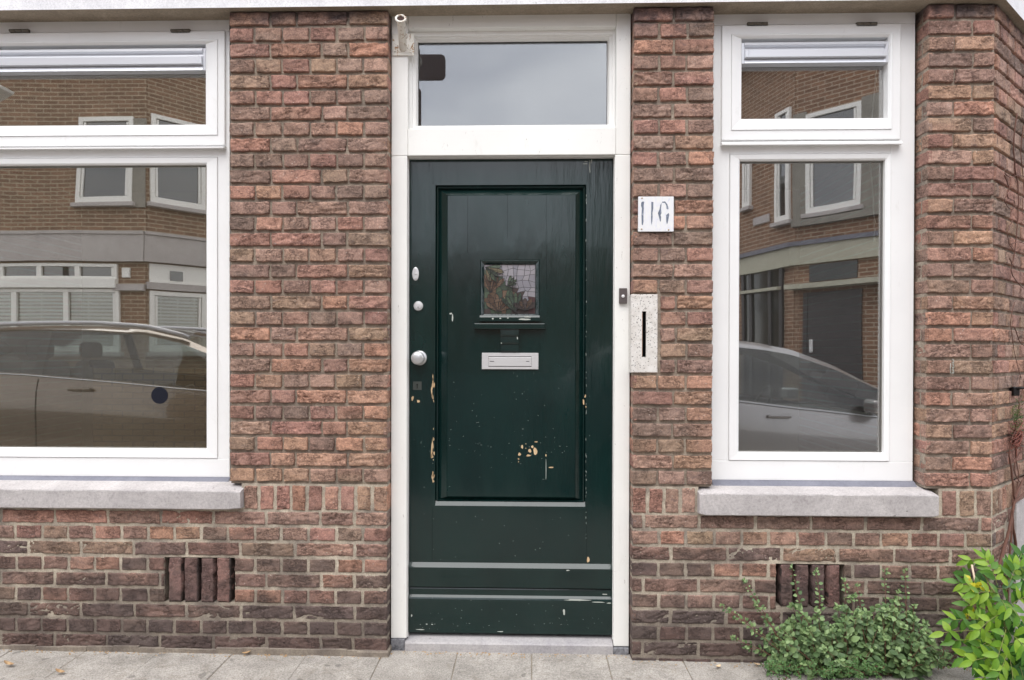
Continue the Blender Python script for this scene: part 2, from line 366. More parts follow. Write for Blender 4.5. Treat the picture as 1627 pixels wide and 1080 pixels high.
# ------------------------------------------------------------------ bricks
PAL = [srgb(*c)[:3] for c in ((146, 110, 98), (134, 102, 94), (160, 110, 88), (142, 115, 97), (122, 99, 93), (152, 104, 91), (136, 110, 101), (158, 120, 98), (144, 99, 90), (150, 116, 106))]
PAL = [(r * 1.03, g * 1.0, b * .83) for r, g, b in PAL]
PAL_LOW = [srgb(*c)[:3] for c in ((130, 97, 82), (114, 92, 84), (138, 96, 80), (112, 95, 86), (128, 104, 88), (106, 88, 82))]
ZROW = lambda i: PZ(490, 17.7 + 25.08 * i)          # top of the upper courses
ZT = [ZROW(0) - (ZROW(0) - ZROW(30)) / 30 * i for i in range(31)]
Z_SOLD = (PZ(490, 811), PZ(490, 771.5))
zl0 = PZ(490, 813.8); CL = (zl0 - PZ(490, 1037.9)) / 9
ZL = [zl0 - CL * i for i in range(12)]
class Bricks:
    def __init__(s): s.V = []; s.F = []; s.C = []; s.n = 0
    def add(s, O, U, N, u0, u1, v0, v1, pal, rough=1.0, depth=.016, vert=False, tone=None, step=.0048):
        """one brick face in the frame O + u*U + v*z, normal N"""
        L, H = u1 - u0, v1 - v0; nu, nv = max(4, int(L / step)), max(6, int(H / step))
        a = np.linspace(0, 1, nu + 1); b = np.linspace(0, 1, nv + 1)
        # extra rings for rolled edge
        a = np.concatenate(([0, .0016 / L], a[1:-1], [1 - .0016 / L, 1])); b = np.concatenate(([0, .0016 / H], b[1:-1], [1 - .0016 / H, 1]))
        A, B = np.meshgrid(a, b, indexing='ij'); sd = rng.random(3) * 50
        j = lambda k: (rng.random() - .5) * k
        x = u0 + A * L; y = v0 + B * H; sx, sz = (x + sd[0], y + sd[1])
        # wobbly outline
        ex = (vnoise(sz * 60, sx * 0 + sd[2], 0 * sx) - .5) * .0055; ez = (vnoise(sx * 38, sz * 0 + sd[2], 0 * sx + 3.3) - .5) * .0052 + (vnoise(sx * 120, sd[2] + 0 * sx, 0 * sx + 9) - .5) * .002
        x2 = x + ex * np.abs(2 * A - 1) ** 3 + j(.002); y2 = y + ez * np.abs(2 * B - 1) ** 2 + (A - .5) * j(.0022) + j(.001)
        # rolled edges
        du = np.minimum(A, 1 - A) * L; dv = np.minimum(B, 1 - B) * H; r0 = .0026 + .0018 * rng.random()
        e = np.minimum(du, dv); cr = np.minimum(du, r0) ** 2 + np.minimum(dv, r0) ** 2
        roll = np.clip(1 - e / r0, 0, 1); wv = -r0 * (1 - np.sqrt(np.clip(1 - roll ** 2, 0, 1))) * .8
        # folds of the hand-thrown face
        fx, fz = (sx, sz) if not vert else (sz, sx)
        wx = vnoise(fx * 14, fz * 30, sd[2] + 0 * fx) * 2.2
        r1 = 1 - np.abs(2 * vnoise(fx * 20 + wx, fz * 75 + wx * 1.7, sd[2] + 0 * fx) - 1)
        r2 = 1 - np.abs(2 * vnoise(fx * 55, fz * 130 + wx * 2, sd[2] + 7 + 0 * fx) - 1)
        hf = vnoise(fx * 160, fz * 200, sd[2] + 11 + 0 * fx)
        amp = rough * (.6 + .8 * rng.random())
        wv = wv + amp * (-.0040 * r1 ** 7 - .0018 * r2 ** 5 + .0013 * (hf - .5) + .0018 * (vnoise(fx * 9, fz * 22, sd[2] + 5 + 0 * fx) - .5))
        wv = wv + j(.0024) + (A - .5) * j(.002) + (B - .5) * j(.0015)
        edge = (A == 0) | (A == 1) | (B == 0) | (B == 1); wv = np.where(edge, -depth, wv)
        Pn = O[None, None, :] + x2[..., None] * U + wv[..., None] * N; Pn[..., 2] += y2
        m, n = A.shape; idx = np.arange(m * n).reshape(m, n) + s.n
        f = np.stack([idx[:-1, :-1], idx[1:, :-1], idx[1:, 1:], idx[:-1, 1:]], -1).reshape(-1, 4)
        if np.dot(np.cross(U, (0, 0, 1)), N) < 0: f = f[:, ::-1]
        base = np.array(pal[rng.integers(len(pal))]) if tone is None else np.array(tone)
        base = base * (.80 + .36 * rng.random()) * (1 + (rng.random(3) - .5) * .05)
        # tone drifts within one brick
        dr = vnoise(sx * 12, sz * 25, sd[2] + 0 * sx)[..., None]; c2 = np.array(pal[rng.integers(len(pal))])
        c = base * (1 - .45 * dr) + c2 * .45 * dr
        s.V.append(Pn.reshape(-1, 3)); s.F.append(f); s.C.append(c.reshape(-1, 3)); s.n += m * n
    def row(s, O, U, N, joints, v0, v1, pal, gap=.0098, **kw):
        for a, b in zip(joints, joints[1:]):
            if b - a > .02: s.add(O, U, N, a + gap / 2, b - gap / 2, v0, v1, pal, rough=(.55 if b - a < .13 else 1.15), **kw)
    def build(s, name, parent):
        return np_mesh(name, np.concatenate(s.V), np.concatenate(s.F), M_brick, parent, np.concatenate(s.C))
O0 = np.array([0., 0, 0]); UX = np.array([1., 0, 0]); NF = np.array([0., -1, 0])
JX = lambda px, py=600: PX(px, py)
BH = .0530    # brick height

house = empty('corner_house', (0, .3, 0), 'red brown brick corner house with dark green front door and white windows', 'house')
B = Bricks()
X_P1 = (JX(363), JX(617.3)); X_P2 = (JX(1003.7), JX(1134.5)); X_P3 = (JX(1472.6, 400), JX(1579.5, 600)); X_P0 = (-4.5, -3.42)
ANG = R(42); UB = np.array([math.cos(ANG), math.sin(ANG), 0]); NB = np.array([math.sin(ANG), -math.cos(ANG), 0])
OB = np.array([X_P3[1], 0, 0.])
def lerp(a, b, t): return a + (b - a) * t
def fr(seg, fs): return [lerp(seg[0], seg[1], f) for f in fs]
for i in range(30):
    v1 = ZT[i]; v0 = v1 - BH
    if i % 2 == 1:
        j1 = fr(X_P1, [0, .163, .336, .505, .672, .842, 1]); j2 = fr(X_P2, [0, .325, .66, 1]); j0 = fr(X_P0, [0, .1, .2, .3, .4, .5, .6, .7, .8, .9, 1])
        j3 = fr(X_P3, [0, .67, 1]) if i % 4 == 1 or True else None
    else:
        j1 = fr(X_P1, [0, .262, .422, .742, 1]) if i % 4 == 0 else fr(X_P1, [0, .262, .582, .742, 1])
        j2 = fr(X_P2, [0, .505, 1]); j0 = fr(X_P0, [0, .15, .25, .45, .65, .85, 1])
        j3 = fr(X_P3, [0, .40, 1])
    pal = PAL if i < 25 else PAL[2:6] + PAL[-3:]
    for jj in (j0, j1, j2, j3):
        jj = [q + (rng.random() - .5) * .006 * (0 < k < len(jj) - 1) for k, q in enumerate(jj)]
        # leave room for the mail slot stone beside the door
        if jj[0] == X_P2[0] and P(1020, 462)[1] > v0 and P(1020, 598)[1] < v1 and not (P(1020, 470)[1] < v0 + .012) and not (P(1020, 590)[1] > v1 - .012):
            xs = JX(1048); jj = [xs] + [q for q in jj if q > xs + .03]
            if i % 2 == 0: jj = [xs, xs + .038 + .03, jj[-1]]
        B.row(O0, UX, NF, jj, v0, v1, pal)
    # reveals
    B.row(np.array([X_P1[1] - .004, 0, 0]), np.array([0, 1., 0]), np.array([1., 0, 0]), [0.001, .1], v0, v1, pal, gap=.004)
    B.row(np.array([X_P2[0] + .004, 0, 0]), np.array([0, 1., 0]), np.array([-1., 0, 0]), [0.001, .1], v0, v1, pal, gap=.004)
    B.row(np.array([X_P3[0] + .004, 0, 0]), np.array([0, 1., 0]), np.array([-1., 0, 0]), [0.001, .1] if i % 2 else [.001, .05, .1], v0, v1, pal, gap=.006)
    # bevelled corner wall
    jb = [0.0, .055] if i % 2 else [0.0]
    while jb[-1] < 1.25: jb.append(jb[-1] + (.108 if i % 2 else .219))
    B.row(OB, UB, NB, [.002] + [q + (rng.random() - .5) * .006 for q in jb[1:]], v0, v1, pal)
# soldier course level with the sills
def soldier(x0, x1, n, O=O0, U=UX, N=NF):
    w_ = (x1 - x0) / n
    for k in range(n):
        B.add(O, U, N, x0 + w_ * k + .0065, x0 + w_ * (k + 1) - .0065, Z_SOLD[0] + rng.random() * .004, Z_SOLD[1] - rng.random() * .004, PAL[2:] + PAL_LOW[:1], rough=.8, vert=True)
soldier(JX(385), X_P1[1], 9); soldier(X_P2[0], JX(1108), 4); soldier(JX(1497), X_P3[1], 3 + 0)
soldier(.004, 1.2, 18, OB, UB, NB)
for (xe, N_) in ((X_P1[1] - .004, 1.), (X_P2[0] + .004, -1.)):
    B.add(np.array([xe, 0, 0]), np.array([0, 1., 0]), np.array([N_, 0, 0]), .003, .096, Z_SOLD[0], Z_SOLD[1], PAL, rough=.6)
# lower wall, English cross bond
VL = (JX(262, 920), JX(371, 920)); VR = (JX(1235, 930), JX(1341, 930)); PH = JX(108, 900) - JX(66, 900)
PHR = JX(1356, 870) - JX(1311.5, 870)
def grid(x0, x1, ref, pitch):
    k = math.ceil((x0 - ref) / pitch); g = [x0] if (ref + k * pitch - x0) > .02 else [ref + k * pitch - .0001]
    if len(g) == 1 and g[0] != x0: g = [x0]; k += 1
    while ref + k * pitch < x1 - .022: g.append(ref + k * pitch); k += 1
    return g + [x1]
for i in range(11):
    v1 = ZL[i]; v0 = v1 - BH
    for side in (0, 1):
        seg = (-4.5, X_P1[1]) if side == 0 else (X_P2[0], X_P3[1])
        ref = JX(66, 900) if side == 0 else JX(1311.5, 870); ph = PH if side == 0 else PHR
        if i % 2 == 1: jj = grid(*seg, ref, ph)
        else:
            r2 = (JX(85, 830) if side == 0 else JX(1288, 830)) + (ph if (i // 2) % 2 else 0)
            if side == 0: e = seg[1] - .145; jj = grid(seg[0], e, r2, 2 * ph)[:-1] + [e, seg[1]]; jj = [q for q in jj if not (e - .05 < q < e)]
            else: jj = grid(*seg, r2, 2 * ph)
        vent = VL if side == 0 else VR
        cut = (3 <= i <= 5) if side == 0 else (3 <= i <= 5)
        jj = [q + (rng.random() - .5) * .008 * (0 < k < len(jj) - 1) for k, q in enumerate(jj)]
        low = PAL if i < 2 else PAL_LOW[:3] + PAL[:5] if i < 6 else PAL_LOW
        if i < 1: low = PAL[4:6] + PAL[-1:] + PAL_LOW[:1]
        parts = [jj]
        if cut:
            a = [q for q in jj if q < vent[0] - .02] + [vent[0] + .002]; b = [vent[1] - .002] + [q for q in jj if q > vent[1] + .02]; parts = [a, b]
        for p_ in parts: B.row(O0, UX, NF, p_, v0, v1, low, gap=.0115)
    B.row(np.array([X_P1[1] - .004, 0, 0]), np.array([0, 1., 0]), np.array([1., 0, 0]), [0.001, .1], v0, v1, PAL_LOW, gap=.004)
    B.row(np.array([X_P2[0] + .004, 0, 0]), np.array([0, 1., 0]), np.array([-1., 0, 0]), [0.001, .1], v0, v1, PAL_LOW, gap=.004)
    jb = [0.002] + [.055 + k * .108 for k in range(2)] if i % 2 else [.002, .215]
    B.row(OB, UB, NB, jb + ([jb[-1] + .05] if i % 2 == 0 else []), v0, v1, PAL_LOW + PAL[:2])
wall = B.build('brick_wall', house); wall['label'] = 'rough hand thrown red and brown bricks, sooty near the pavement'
print('brick verts', len(wall.data.vertices))

# mortar behind the bricks
mb = MB(); ZG = -.35; rec = .0125; fl = .0052; TOP = ZT[0] + .012
ZS = Z_SOLD[1] + .006
mb2 = MB()
for (a, b) in (X_P1, X_P2, X_P3, X_P0): (mb if b < 0 else mb2).box(a + .0065, b - (.0065 if (a, b) != X_P3 else .0), rec, .36, ZS, TOP)
def prismB(u0, u1, rr, z0, z1, deep=.34):
    o = Vector(OB) - Vector(NB) * rr
    p = [o + Vector(UB) * u0, o + Vector(UB) * u1, o + Vector(UB) * u1 - Vector(NB) * deep, o + Vector(UB) * u0 - Vector(NB) * deep]
    mb2.prism([(q.x, q.y, z0) for q in p], (0, 0, z1 - z0))
prismB(-.003, 1.25, rec, ZS, TOP)
mb.mi = mb2.mi = 1
vz = (PZ(316, 957), PZ(316, 886)); vzr = (PZ(1290, 965), PZ(1290, 896.5))
SB_ = Z_SOLD[0] + .0201
def lowbox(mb, x0, x1, v, z):
    SB = Z_SOLD[0] + .02; mb.box(x0, v[0] - .005, fl, .35, ZG, SB); mb.box(v[1] + .005, x1, fl, .35, ZG, SB)
    mb.box(v[0] - .005, v[1] + .005, fl, .35, z[1], SB - .0001); mb.box(v[0] - .005, v[1] + .005, fl, .35, ZG, z[0])
lowbox(mb, -4.5, X_P1[1] - .0065, VL, vz); lowbox(mb2, X_P2[0] + .0065, X_P3[1], VR, vzr)
for q_, a_, b_ in ((mb, JX(383), X_P1[1] - .0065), (mb2, X_P2[0] + .0065, JX(1111)), (mb2, JX(1494), X_P3[1])): q_.box(a_, b_, fl + .0012, .33, SB_, ZS)
prismB(-.003, .28, fl, ZG, ZS)
for q_ in (mb, mb2): setp(q_.build('mortar', [M_mortar, M_mortar_l]), wall)
# inside of the vent cavities
for nm, v, z, n, lab in (('air_vent', VL, vz, 4, 'four upright bricks with narrow black slots left of the door'), ('air_vent', VR, vzr, 4, 'four upright bricks with narrow black slots behind the weed')):
    m = MB(); m.box(v[0] - .01, v[1] + .01, .10, .115, z[0] - .01, z[1] + .01)
    av = m.build('air_vent', M_blackhole, house); av['label'] = lab
    VB = Bricks(); ww = (v[1] - v[0]); s_ = .0155; bw = (ww - s_ * 5) / 4
    for k in range(4):
        u0 = v[0] + s_ + k * (bw + s_); u1 = u0 + bw; dz = (rng.random() - .5) * .004
        tone = [srgb(122, 86, 78)[:3], srgb(104, 76, 74)[:3], srgb(112, 82, 78)[:3], srgb(140, 92, 80)[:3]][k]
        VB.add(O0, UX, NF, u0, u1, z[0] + .002 + dz, z[1] - .003 + dz, PAL_LOW, rough=.8, vert=True, tone=tone, depth=.045)
        for (xe, N_) in ((u0 + .001, -1.), (u1 - .001, 1.)):
            VB.add(np.array([xe, .002, 0]), np.array([0, 1., 0]), np.array([N_, 0, 0]), 0, .07, z[0], z[1], PAL_LOW, rough=.2, tone=srgb(62, 52, 50)[:3], depth=.002, step=.02)  # slot sides coloured dark to stand in for shade in the gaps
    vb = VB.build('upright_bricks', None); setp(vb, av)

# ------------------------------------------------------------------ concrete band, upper wall, house body
zb = (PZ(100, 15.5, -.032) + PZ(1300, .5, -.032)) / 2; zs2 = (PZ(180, 33, .09) + PZ(1300, 21, .09)) / 2
zb_left = zb
m = MB()
fx0, fx1 = -4.6, X_P3[1] + .012; yF = -.032
bx = fx1 + math.cos(ANG) * 1.3; by = yF + math.sin(ANG) * 1.3
m.mi = 0
outl = [(fx0, yF), (fx1, yF), (bx, by)]; back = [(bx - .25, by + .28), (fx1 - .12, .30), (fx0, .30)]
H0, H1 = zb, zb + .46
pts = outl + back
bot = [m.bm.verts.new((x, y, H0 if k < 3 else zs2)) for k, (x, y) in enumerate(pts)]
topv = [m.bm.verts.new((x, y, H1)) for x, y in pts]
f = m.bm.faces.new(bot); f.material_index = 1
m.bm.faces.new(topv)
for k in range(6): m.bm.faces.new((bot[k], bot[(k + 1) % 6], topv[(k + 1) % 6], topv[k]))
bmesh.ops.triangulate(m.bm, faces=[f])
band = m.build('concrete_band', [M_band, M_soffit], house)
def far_brick(name, c1, c2, mort, sc=1):
    M = Mat(name, rough=.9, spec=.2)
    sp = M.sep(); cb = M.n('ShaderNodeCombineXYZ'); M.l(sp[0], cb.inputs[0]); M.l(sp[2], cb.inputs[1])
    br = M.n('ShaderNodeTexBrick'); M.l(cb.outputs[0], br.inputs['Vector'])
    br.inputs['Scale'].default_value = sc; br.inputs['Brick Width'].default_value = .22; br.inputs['Row Height'].default_value = .065
    br.inputs['Mortar Size'].default_value = .0075; br.inputs['Color1'].default_value = c1; br.inputs['Color2'].default_value = c2; br.inputs['Mortar'].default_value = mort
    br.inputs['Bias'].default_value = -.1
    M.color(M.mix(.6, br.outputs['Color'], M.ramp(M.noise(5, 5, .65), [(.3, (.7,) * 3), (.7, (1.2,) * 3)]), 'MULTIPLY')); return M.m
M_far = far_brick('opposite_brick', srgb(138, 108, 88), srgb(116, 90, 74), srgb(172, 158, 136))
M_far2 = far_brick('opposite_red_brick', srgb(142, 108, 86), srgb(120, 90, 72), srgb(178, 162, 142))
M_up = far_brick('upper_brick', srgb(150, 100, 86), srgb(130, 90, 80), srgb(150, 140, 128))
m = MB(); m.box(-4.5, X_P3[1] - .002, .0, .3, H1 + .002, 5.6)
o_ = Vector(OB); p = [o_, o_ + Vector(UB) * 1.25, o_ + Vector(UB) * 1.25 - Vector(NB) * .3, o_ - Vector(NB) * .02 - Vector((.15, 0, 0))]
m.prism([(q.x, q.y + .001, H1 + .002) for q in p], (0, 0, 5.6 - H1))
m.build('upper_wall', M_up, house)
# roof edge, closed body behind
m = MB(); m.box(-4.7, X_P3[1] + .9, -.25, 6, 5.6, 5.72); m.build('roof', M_soffit, house)
pE = o_ + Vector(UB) * 1.25
m = MB(); m.box(pE.x - .3, pE.x, pE.y, 6.0, ZG, 5.6); m.box(-4.5, pE.x, 5.8, 6.0, ZG, 5.59); m.box(-4.5, -4.3, .37, 5.79, ZG, 5.59)
m.build('rear_wall', M_up, house)
# rooms behind the glass: floor, ceiling, back wall and the partitions beside the hall
m = MB(); m.box(-4.29, pE.x - .31, .37, 5.79, .02, .1); m.box(-4.29, pE.x - .31, .31, 5.79, 2.78, 2.86)
m.box(-4.29, pE.x - .31, 3.6, 3.7, .11, 2.77)
xa, xb = JX(560), JX(1050); m.box(xa - .05, xa, .37, 3.59, .11, 2.77); m.box(xb, xb + .05, .37, 3.59, .11, 2.77)
m.build('interior_room', M_room, house)

# stone plinth at the foot of the bevelled wall
m = MB(); q0 = Vector(OB) + Vector(UB) * .285 + Vector(NB) * .012
qq = [q0, q0 + Vector(UB) * .95, q0 + Vector(UB) * .95 - Vector(NB) * .3, q0 - Vector(NB) * .3]
m.prism([(q.x, q.y, ZG) for q in qq], (0, 0, ZG * -1 + ZS - .10)); m.build('stone_plinth', M_sill, house)
# cement footing strip
m = MB()
for k in range(60):
    xa_ = -4.5 + k * .11
    if xa_ + .11 > X_P1[1]: break
    h = .012 + .010 * random.random(); m.box(xa_, xa_ + .11, -.008 - random.random() * .006, .002, -.1, h - .006 * 1)
m.box(X_P1[1] - .13, X_P1[1] + .004, -.016, .06, -.1, -.002 + .012, .004)
m.build('cement_footing', M_mortar_l, house)

# ------------------------------------------------------------------ windows
def window(kind, pane_mat, px, frame_px, label):
    """px: dict of photo pixel edges; planes: outer frame .078, sash .066, glass .104"""
    YF, YS, YG = .078, .066, .106
    q = px; xm = (q['r'] + max(q['l'], 0)) / 2
    x0 = PX(q['l'], 400, YF) - .008 if q['l'] > 0 else X_P0[1]
    x1 = PX(q['r'], 400, YF) + (.009 if q['l'] < 0 else 0); zt = PZ(xm, q['top'], YF); zbm = PZ(xm, q['bot'], YF)
    zgap = PZ(xm, q['gap'], YF); zdr = PZ(xm, q['drip'], YF)
    lx0 = x0
    # outer frame: rails and stiles, butted
    m = MB(); iw = PX(q['r'], 400, YF) - PX(q['gl'][1] + 12, 400, YF)
    gx0 = PX(q['gl'][0], 480, YG) if q['l'] > 0 else x0 + .075; gx1 = PX(q['gl'][1], 480, YG)
    gz0 = PZ(xm, q['gl'][3], YG); gz1 = PZ(xm, q['gl'][2], YG)
    bx0 = PX(q['bd'][0], 480, YF) if q['l'] > 0 else gx0 - .03; bx1 = PX(q['bd'][1], 480, YF); bz0 = PZ(xm, q['bd'][3], YF); bz1 = PZ(xm, q['bd'][2], YF)
    m.box(x0, x1, YF, .16, zgap + .002, zt + .02, .002)                     # head
    m.box(x0, x1, YF + .0, .16, zbm, bz0 - .0005, .003, 2)                    # bottom rail
    m.box(x0, bx0 - .0005, YF + .0006, .16, bz0 - .001, zgap + .0015, .0025, 2)
    m.box(bx1 + .0005, x1, YF + .0006, .16, bz0 - .001, zgap + .0015, .0025, 2)
    m.box(bx0 - .001, bx1 + .001, YF + .0012, .16, bz1 + .0005, zdr + .03, .0015)   # transom below the drip
    fr_ = m.build('window', M_pvc, house); fr_['label'] = label
    # fixed light bead
    m = MB(); m.rects([(bx0, bx1, bz0, bz1, YF + .004), (bx0 + .002, bx1 - .002, bz0 + .002, bz1 - .002, YF - .0035), (gx0 - .006, gx1 + .006, gz0 - .006, gz1 + .006, YF - .001), (gx0, gx1, gz0, gz1, YF + .004), (gx0, gx1, gz0, gz1, YG + .01)])
    setp(m.build('glazing_bead', M_pvc), fr_)
    m = MB(); m.ring(gx0 - .002, gx1 + .002, gz0 - .002, gz1 + .002, [(0, YG - .009), (.0035, YG - .009), (.0035, YG - .002)]); setp(m.build('glass_seal', M_spacer), fr_)
    m = MB(); m.box(gx0 - .008, gx1 + .008, YG, YG + .004, gz0 - .008, gz1 + .008); p1 = setp(m.build('pane', pane_mat), fr_)
    # top-hung sash
    sx0 = PX(q['sl'], 130, YS) if q['l'] > 0 else x0 + .03; sx1 = PX(q['sr'], 130, YS)
    sz1 = zgap - .003; sz0 = PZ(xm, q['sb'], YS)
    tx0 = PX(q['tl'][0], 130, YS) if q['l'] > 0 else sx0 + .028; tx1 = PX(q['tl'][1], 130, YS); tz1 = PZ(xm, q['tl'][2], YS); tz0 = PZ(xm, q['tl'][3], YS)
    hx0 = PX(q['tg'][0], 130, YG) if q['l'] > 0 else tx0 + .03; hx1 = PX(q['tg'][1], 130, YG); hz1 = PZ(xm, q['tg'][2], YG); hz0 = PZ(xm, q['tg'][3], YG)
    m = MB(); m.rects([(sx0, sx1, sz0, sz1, .15), (sx0, sx1, sz0, sz1, YS + .002), (sx0 + .002, sx1 - .002, sz0 + .002, sz1 - .002, YS), (tx0, tx1, tz0, tz1, YS), (tx0 + .0006, tx1 - .0006, tz0 + .0006, tz1 - .0006, YS + .002),
                       (tx0 + .003, tx1 - .003, tz0 + .003, tz1 - .003, YS - .004), (tx0 + .008, tx1 - .008, tz0 + .008, tz1 - .008, YS - .003), (hx0, hx1, hz0, hz1, YS + .006), (hx0, hx1, hz0, hz1, YG + .01)])
    sash = setp(m.build('top_sash', M_pvc), fr_)
    m = MB(); m.ring(sx0 - .006, sx1 + .006, sz0 - .004, sz1 + .010, [(0, YF + .006), (.012, YF + .006)]); setp(m.build('sash_gap', M_seal), fr_)
    m = MB(); m.box(hx0 - .008, hx1 + .008, YG + .001, YG + .005, hz0 - .008, hz1 + .008); setp(m.build('pane', pane_mat), fr_)
    # drip rail under the sash
    zd0 = PZ(xm, q['drip'], YS - .012); zd1 = PZ(xm, q['sb'] + 2, YS - .012)
    m = MB(); m.prism([(sx0 - .002, YF + .003, zd1 + .004), (sx0 - .002, YS - .004, zd1), (sx0 - .002, YS - .016, zd0 + .006), (sx0 - .002, YS - .016, zd0), (sx0 - .002, YS - .010, zd0 - .001), (sx0 - .002, YF + .003, zd0 + .004)], (sx1 - sx0 + .004, 0, 0))
    setp(m.build('drip_rail', M_pvc), fr_)
    # ventilation grille on the glass
    vt, vb_ = PZ(xm, q['vent'][0], YS), PZ(xm, q['vent'][1], YS); vm = lerp(vt, vb_, .62); H = vt - vb_
    m = MB(); gx = [(YG, vt), (YS - .000, vt - .001), (YS - .004, vt - .14 * H), (YS + .010, vt - .22 * H), (YS + .006, vt - .36 * H), (YS - .010, vt - .42 * H), (YS - .010, vb_ + .26 * H), (YS + .004, vb_ + .23 * H), (YS + .012, vb_ + .21 * H), (YS + .004, vb_ + .19 * H), (YS + .000, vb_ + .01 * H), (YG, vb_)]
    e = .012
    m.prism([(hx0 + e, y, z) for y, z in gx], (hx1 - hx0 - 2 * e, 0, 0))
    m.box(hx0, hx0 + e - .0005, YS + .003, YG, vb_, vt, .001); m.box(hx1 - e + .0005, hx1, YS + .003, YG, vb_, vt, .001)
    # end blocks: tapered
    for (a, b) in ((hx0 + e + .014, hx0 + e - .001), (hx1 - e - .014, hx1 - e + .001)):
        m.prism([(a, YS - .0115, vt - .40 * H), (b, YS + .004, vt - .36 * H), (b, YS + .004, vb_ + .26 * H), (a, YS - .0115, vb_ + .24 * H)], (0, .012, 0))
    setp(m.build('ventilation_grille', M_alu), fr_)
    for hp in q['hinge']:
        hx = PX(hp, 100, YS); hz = PZ(hp, q['gap'] - 1.5 - (0 if q['l'] > 0 else 1), YS)
        m = MB(); L_ = .042 if q['l'] > 0 else .04
        for k in range(3): m.tube([(hx - L_ + k * .0275, YS - .004, hz), (hx - L_ + k * .0275 + .0262, YS - .004, hz)], .0062, 10)
        m.box(hx - L_, hx + L_, YS, YS + .01, hz - .008, hz + .008)
        setp(m.build('hinge', Mat('weathered_hinge', srgb(104, 98, 88), .55, .4).m), fr_)
    # lead flashing and sill
    m = MB(); n = 26; zl1 = zbm - .0005; zl_ = PZ(xm, q['lead'], .045)
    prev = None
    for k in range(n + 1):
        x = lerp(x0 + .001, x1 + .004, k / n); dz = -.0035 * random.random()
        c = [m.bm.verts.new((x, YF + .004, zl1 + .002)), m.bm.verts.new((x, YF - .005, zl1 + dz * .8)), m.bm.verts.new((x, .046, zl_ - .001 + dz * .3)), m.bm.verts.new((x, .044, zl_ - .006))]
        if prev:
            for a in range(3): m.bm.faces.new((prev[a], c[a], c[a + 1], prev[a + 1])).smooth = True
        prev = c
    setp(m.build('lead_flashing', M_lead), fr_)
    yf = -.036; s0 = PX(q['sill'][0], 795, yf) if q['l'] > 0 else X_P0[1] - .04; s1 = PX(q['sill'][1], 795, yf)
    zf1 = PZ(xm, q['sill'][2], yf); zf0 = PZ(xm, q['sill'][3], yf); zr = PZ(xm, q['lead'] - 1, .045)
    m = MB(); b = .004
    prof = [(.12, zr + .012), (.046, zr), (yf + .003 + b, zf1 + .004), (yf + .0015, zf1 + .001), (yf, zf1 - .003), (yf, zf0 + b), (yf + b, zf0), (.12, zf0)]
    n = 40; rows = []
    for k in range(n + 1):
        t = k / n; x = lerp(s0, s1, t); wob = lambda: (random.random() - .5) * .0016
        ins = .0045 if k in (0, n) else 0
        rows.append([m.bm.verts.new((x, y + (ins if y < .05 else 0) + (wob() if 1 < a < 7 else 0), z + (wob() * .8 if 1 < a < 7 else 0) - (ins if 0 < a < 5 else -ins if a == 5 or a == 6 else 0))) for a, (y, z) in enumerate(prof)])
        if k == 0 or k == n - 0: pass
    for A, B_ in zip(rows, rows[1:]):
        for a in range(len(prof) - 1): m.bm.faces.new((A[a], B_[a], B_[a + 1], A[a + 1])).smooth = False
    m.bm.faces.new(rows[0]); m.bm.faces.new(rows[-1])
    setp(m.build('window_sill', M_sill), fr_)
    return fr_, (x0, x1, gx0, gx1, gz0, gz1, hx0, hx1, hz0, hz1)
winL, gL = window('L', M_glass, dict(l=-1, r=361.5, top=33, bot=757, gap=51.5, drip=236, gl=(0, 332.5, 264, 711), bd=(0, 346, 250.5, 727), sl=-1, sr=357, sb=231,
            tl=(0, 346.5, 64, 216), tg=(0, 333, 77, 203), vent=(77, 112.5), hinge=(31, 287), lead=766, sill=(0, 381, 779, 808.5)), None, 'wide white framed window left of the brick pier')
winR, gR = window('R', M_glass_r, dict(l=1134.5, r=1452.5, top=21, bot=763.5, gap=39.5, drip=229.5, gl=(1171.5, 1400.5, 257, 717.5), bd=(1158.5, 1414, 244, 732), sl=1147, sr=1431, sb=221.5,
            tl=(1161.5, 1417.5, 52.5, 206.5), tg=(1174, 1404, 66, 192.5), vent=(66, 99.5), hinge=(1203.5, 1377), lead=774.5, sill=(1112, 1493, 786, 820.5)), None, 'narrow white framed window right of the door')

# ------------------------------------------------------------------ door frame, transom, step
YD = .062
m = MB()
x0, x1 = PX(621.5, 500, YD), PX(1001, 500, YD); zt = PZ(811, 27, YD); zb0 = PZ(640, 1014, YD)
jl, jr = PX(646.5, 600, YD), PX(976, 600, YD); tz0, tz1 = PZ(811, 246.5, YD), PZ(811, 203, YD)
m.box(x0, jl, YD, .19, zb0, tz0 - .0005, .003, 2); m.box(jr, x1, YD, .19, PZ(985, 1027, YD), tz0 - .0005, .003, 2)
# left stile and right stile beside the transom are one board with the jambs; head board
ox0, ox1 = PX(648, 130, YD), PX(979, 130, YD); oz1 = PZ(811, 43.5, YD)
m.box(x0, ox0, YD + .0004, .19, tz0 + .0005, zt + .03, .003, 2); m.box(ox1, x1, YD + .0004, .19, tz0 + .0005, zt + .03, .003, 2)
m.box(ox0 + .0004, ox1 - .0004, YD + .0002, .19, oz1, zt + .03, .003, 2)
m.box(ox0 + .0004, ox1 - .0004, YD - .001, .19, tz0 + .0002, tz1, .003, 2)
dframe = m.build('door_frame', M_woodw, house); dframe['label'] = 'white painted wooden door frame with flaking paint at the foot'
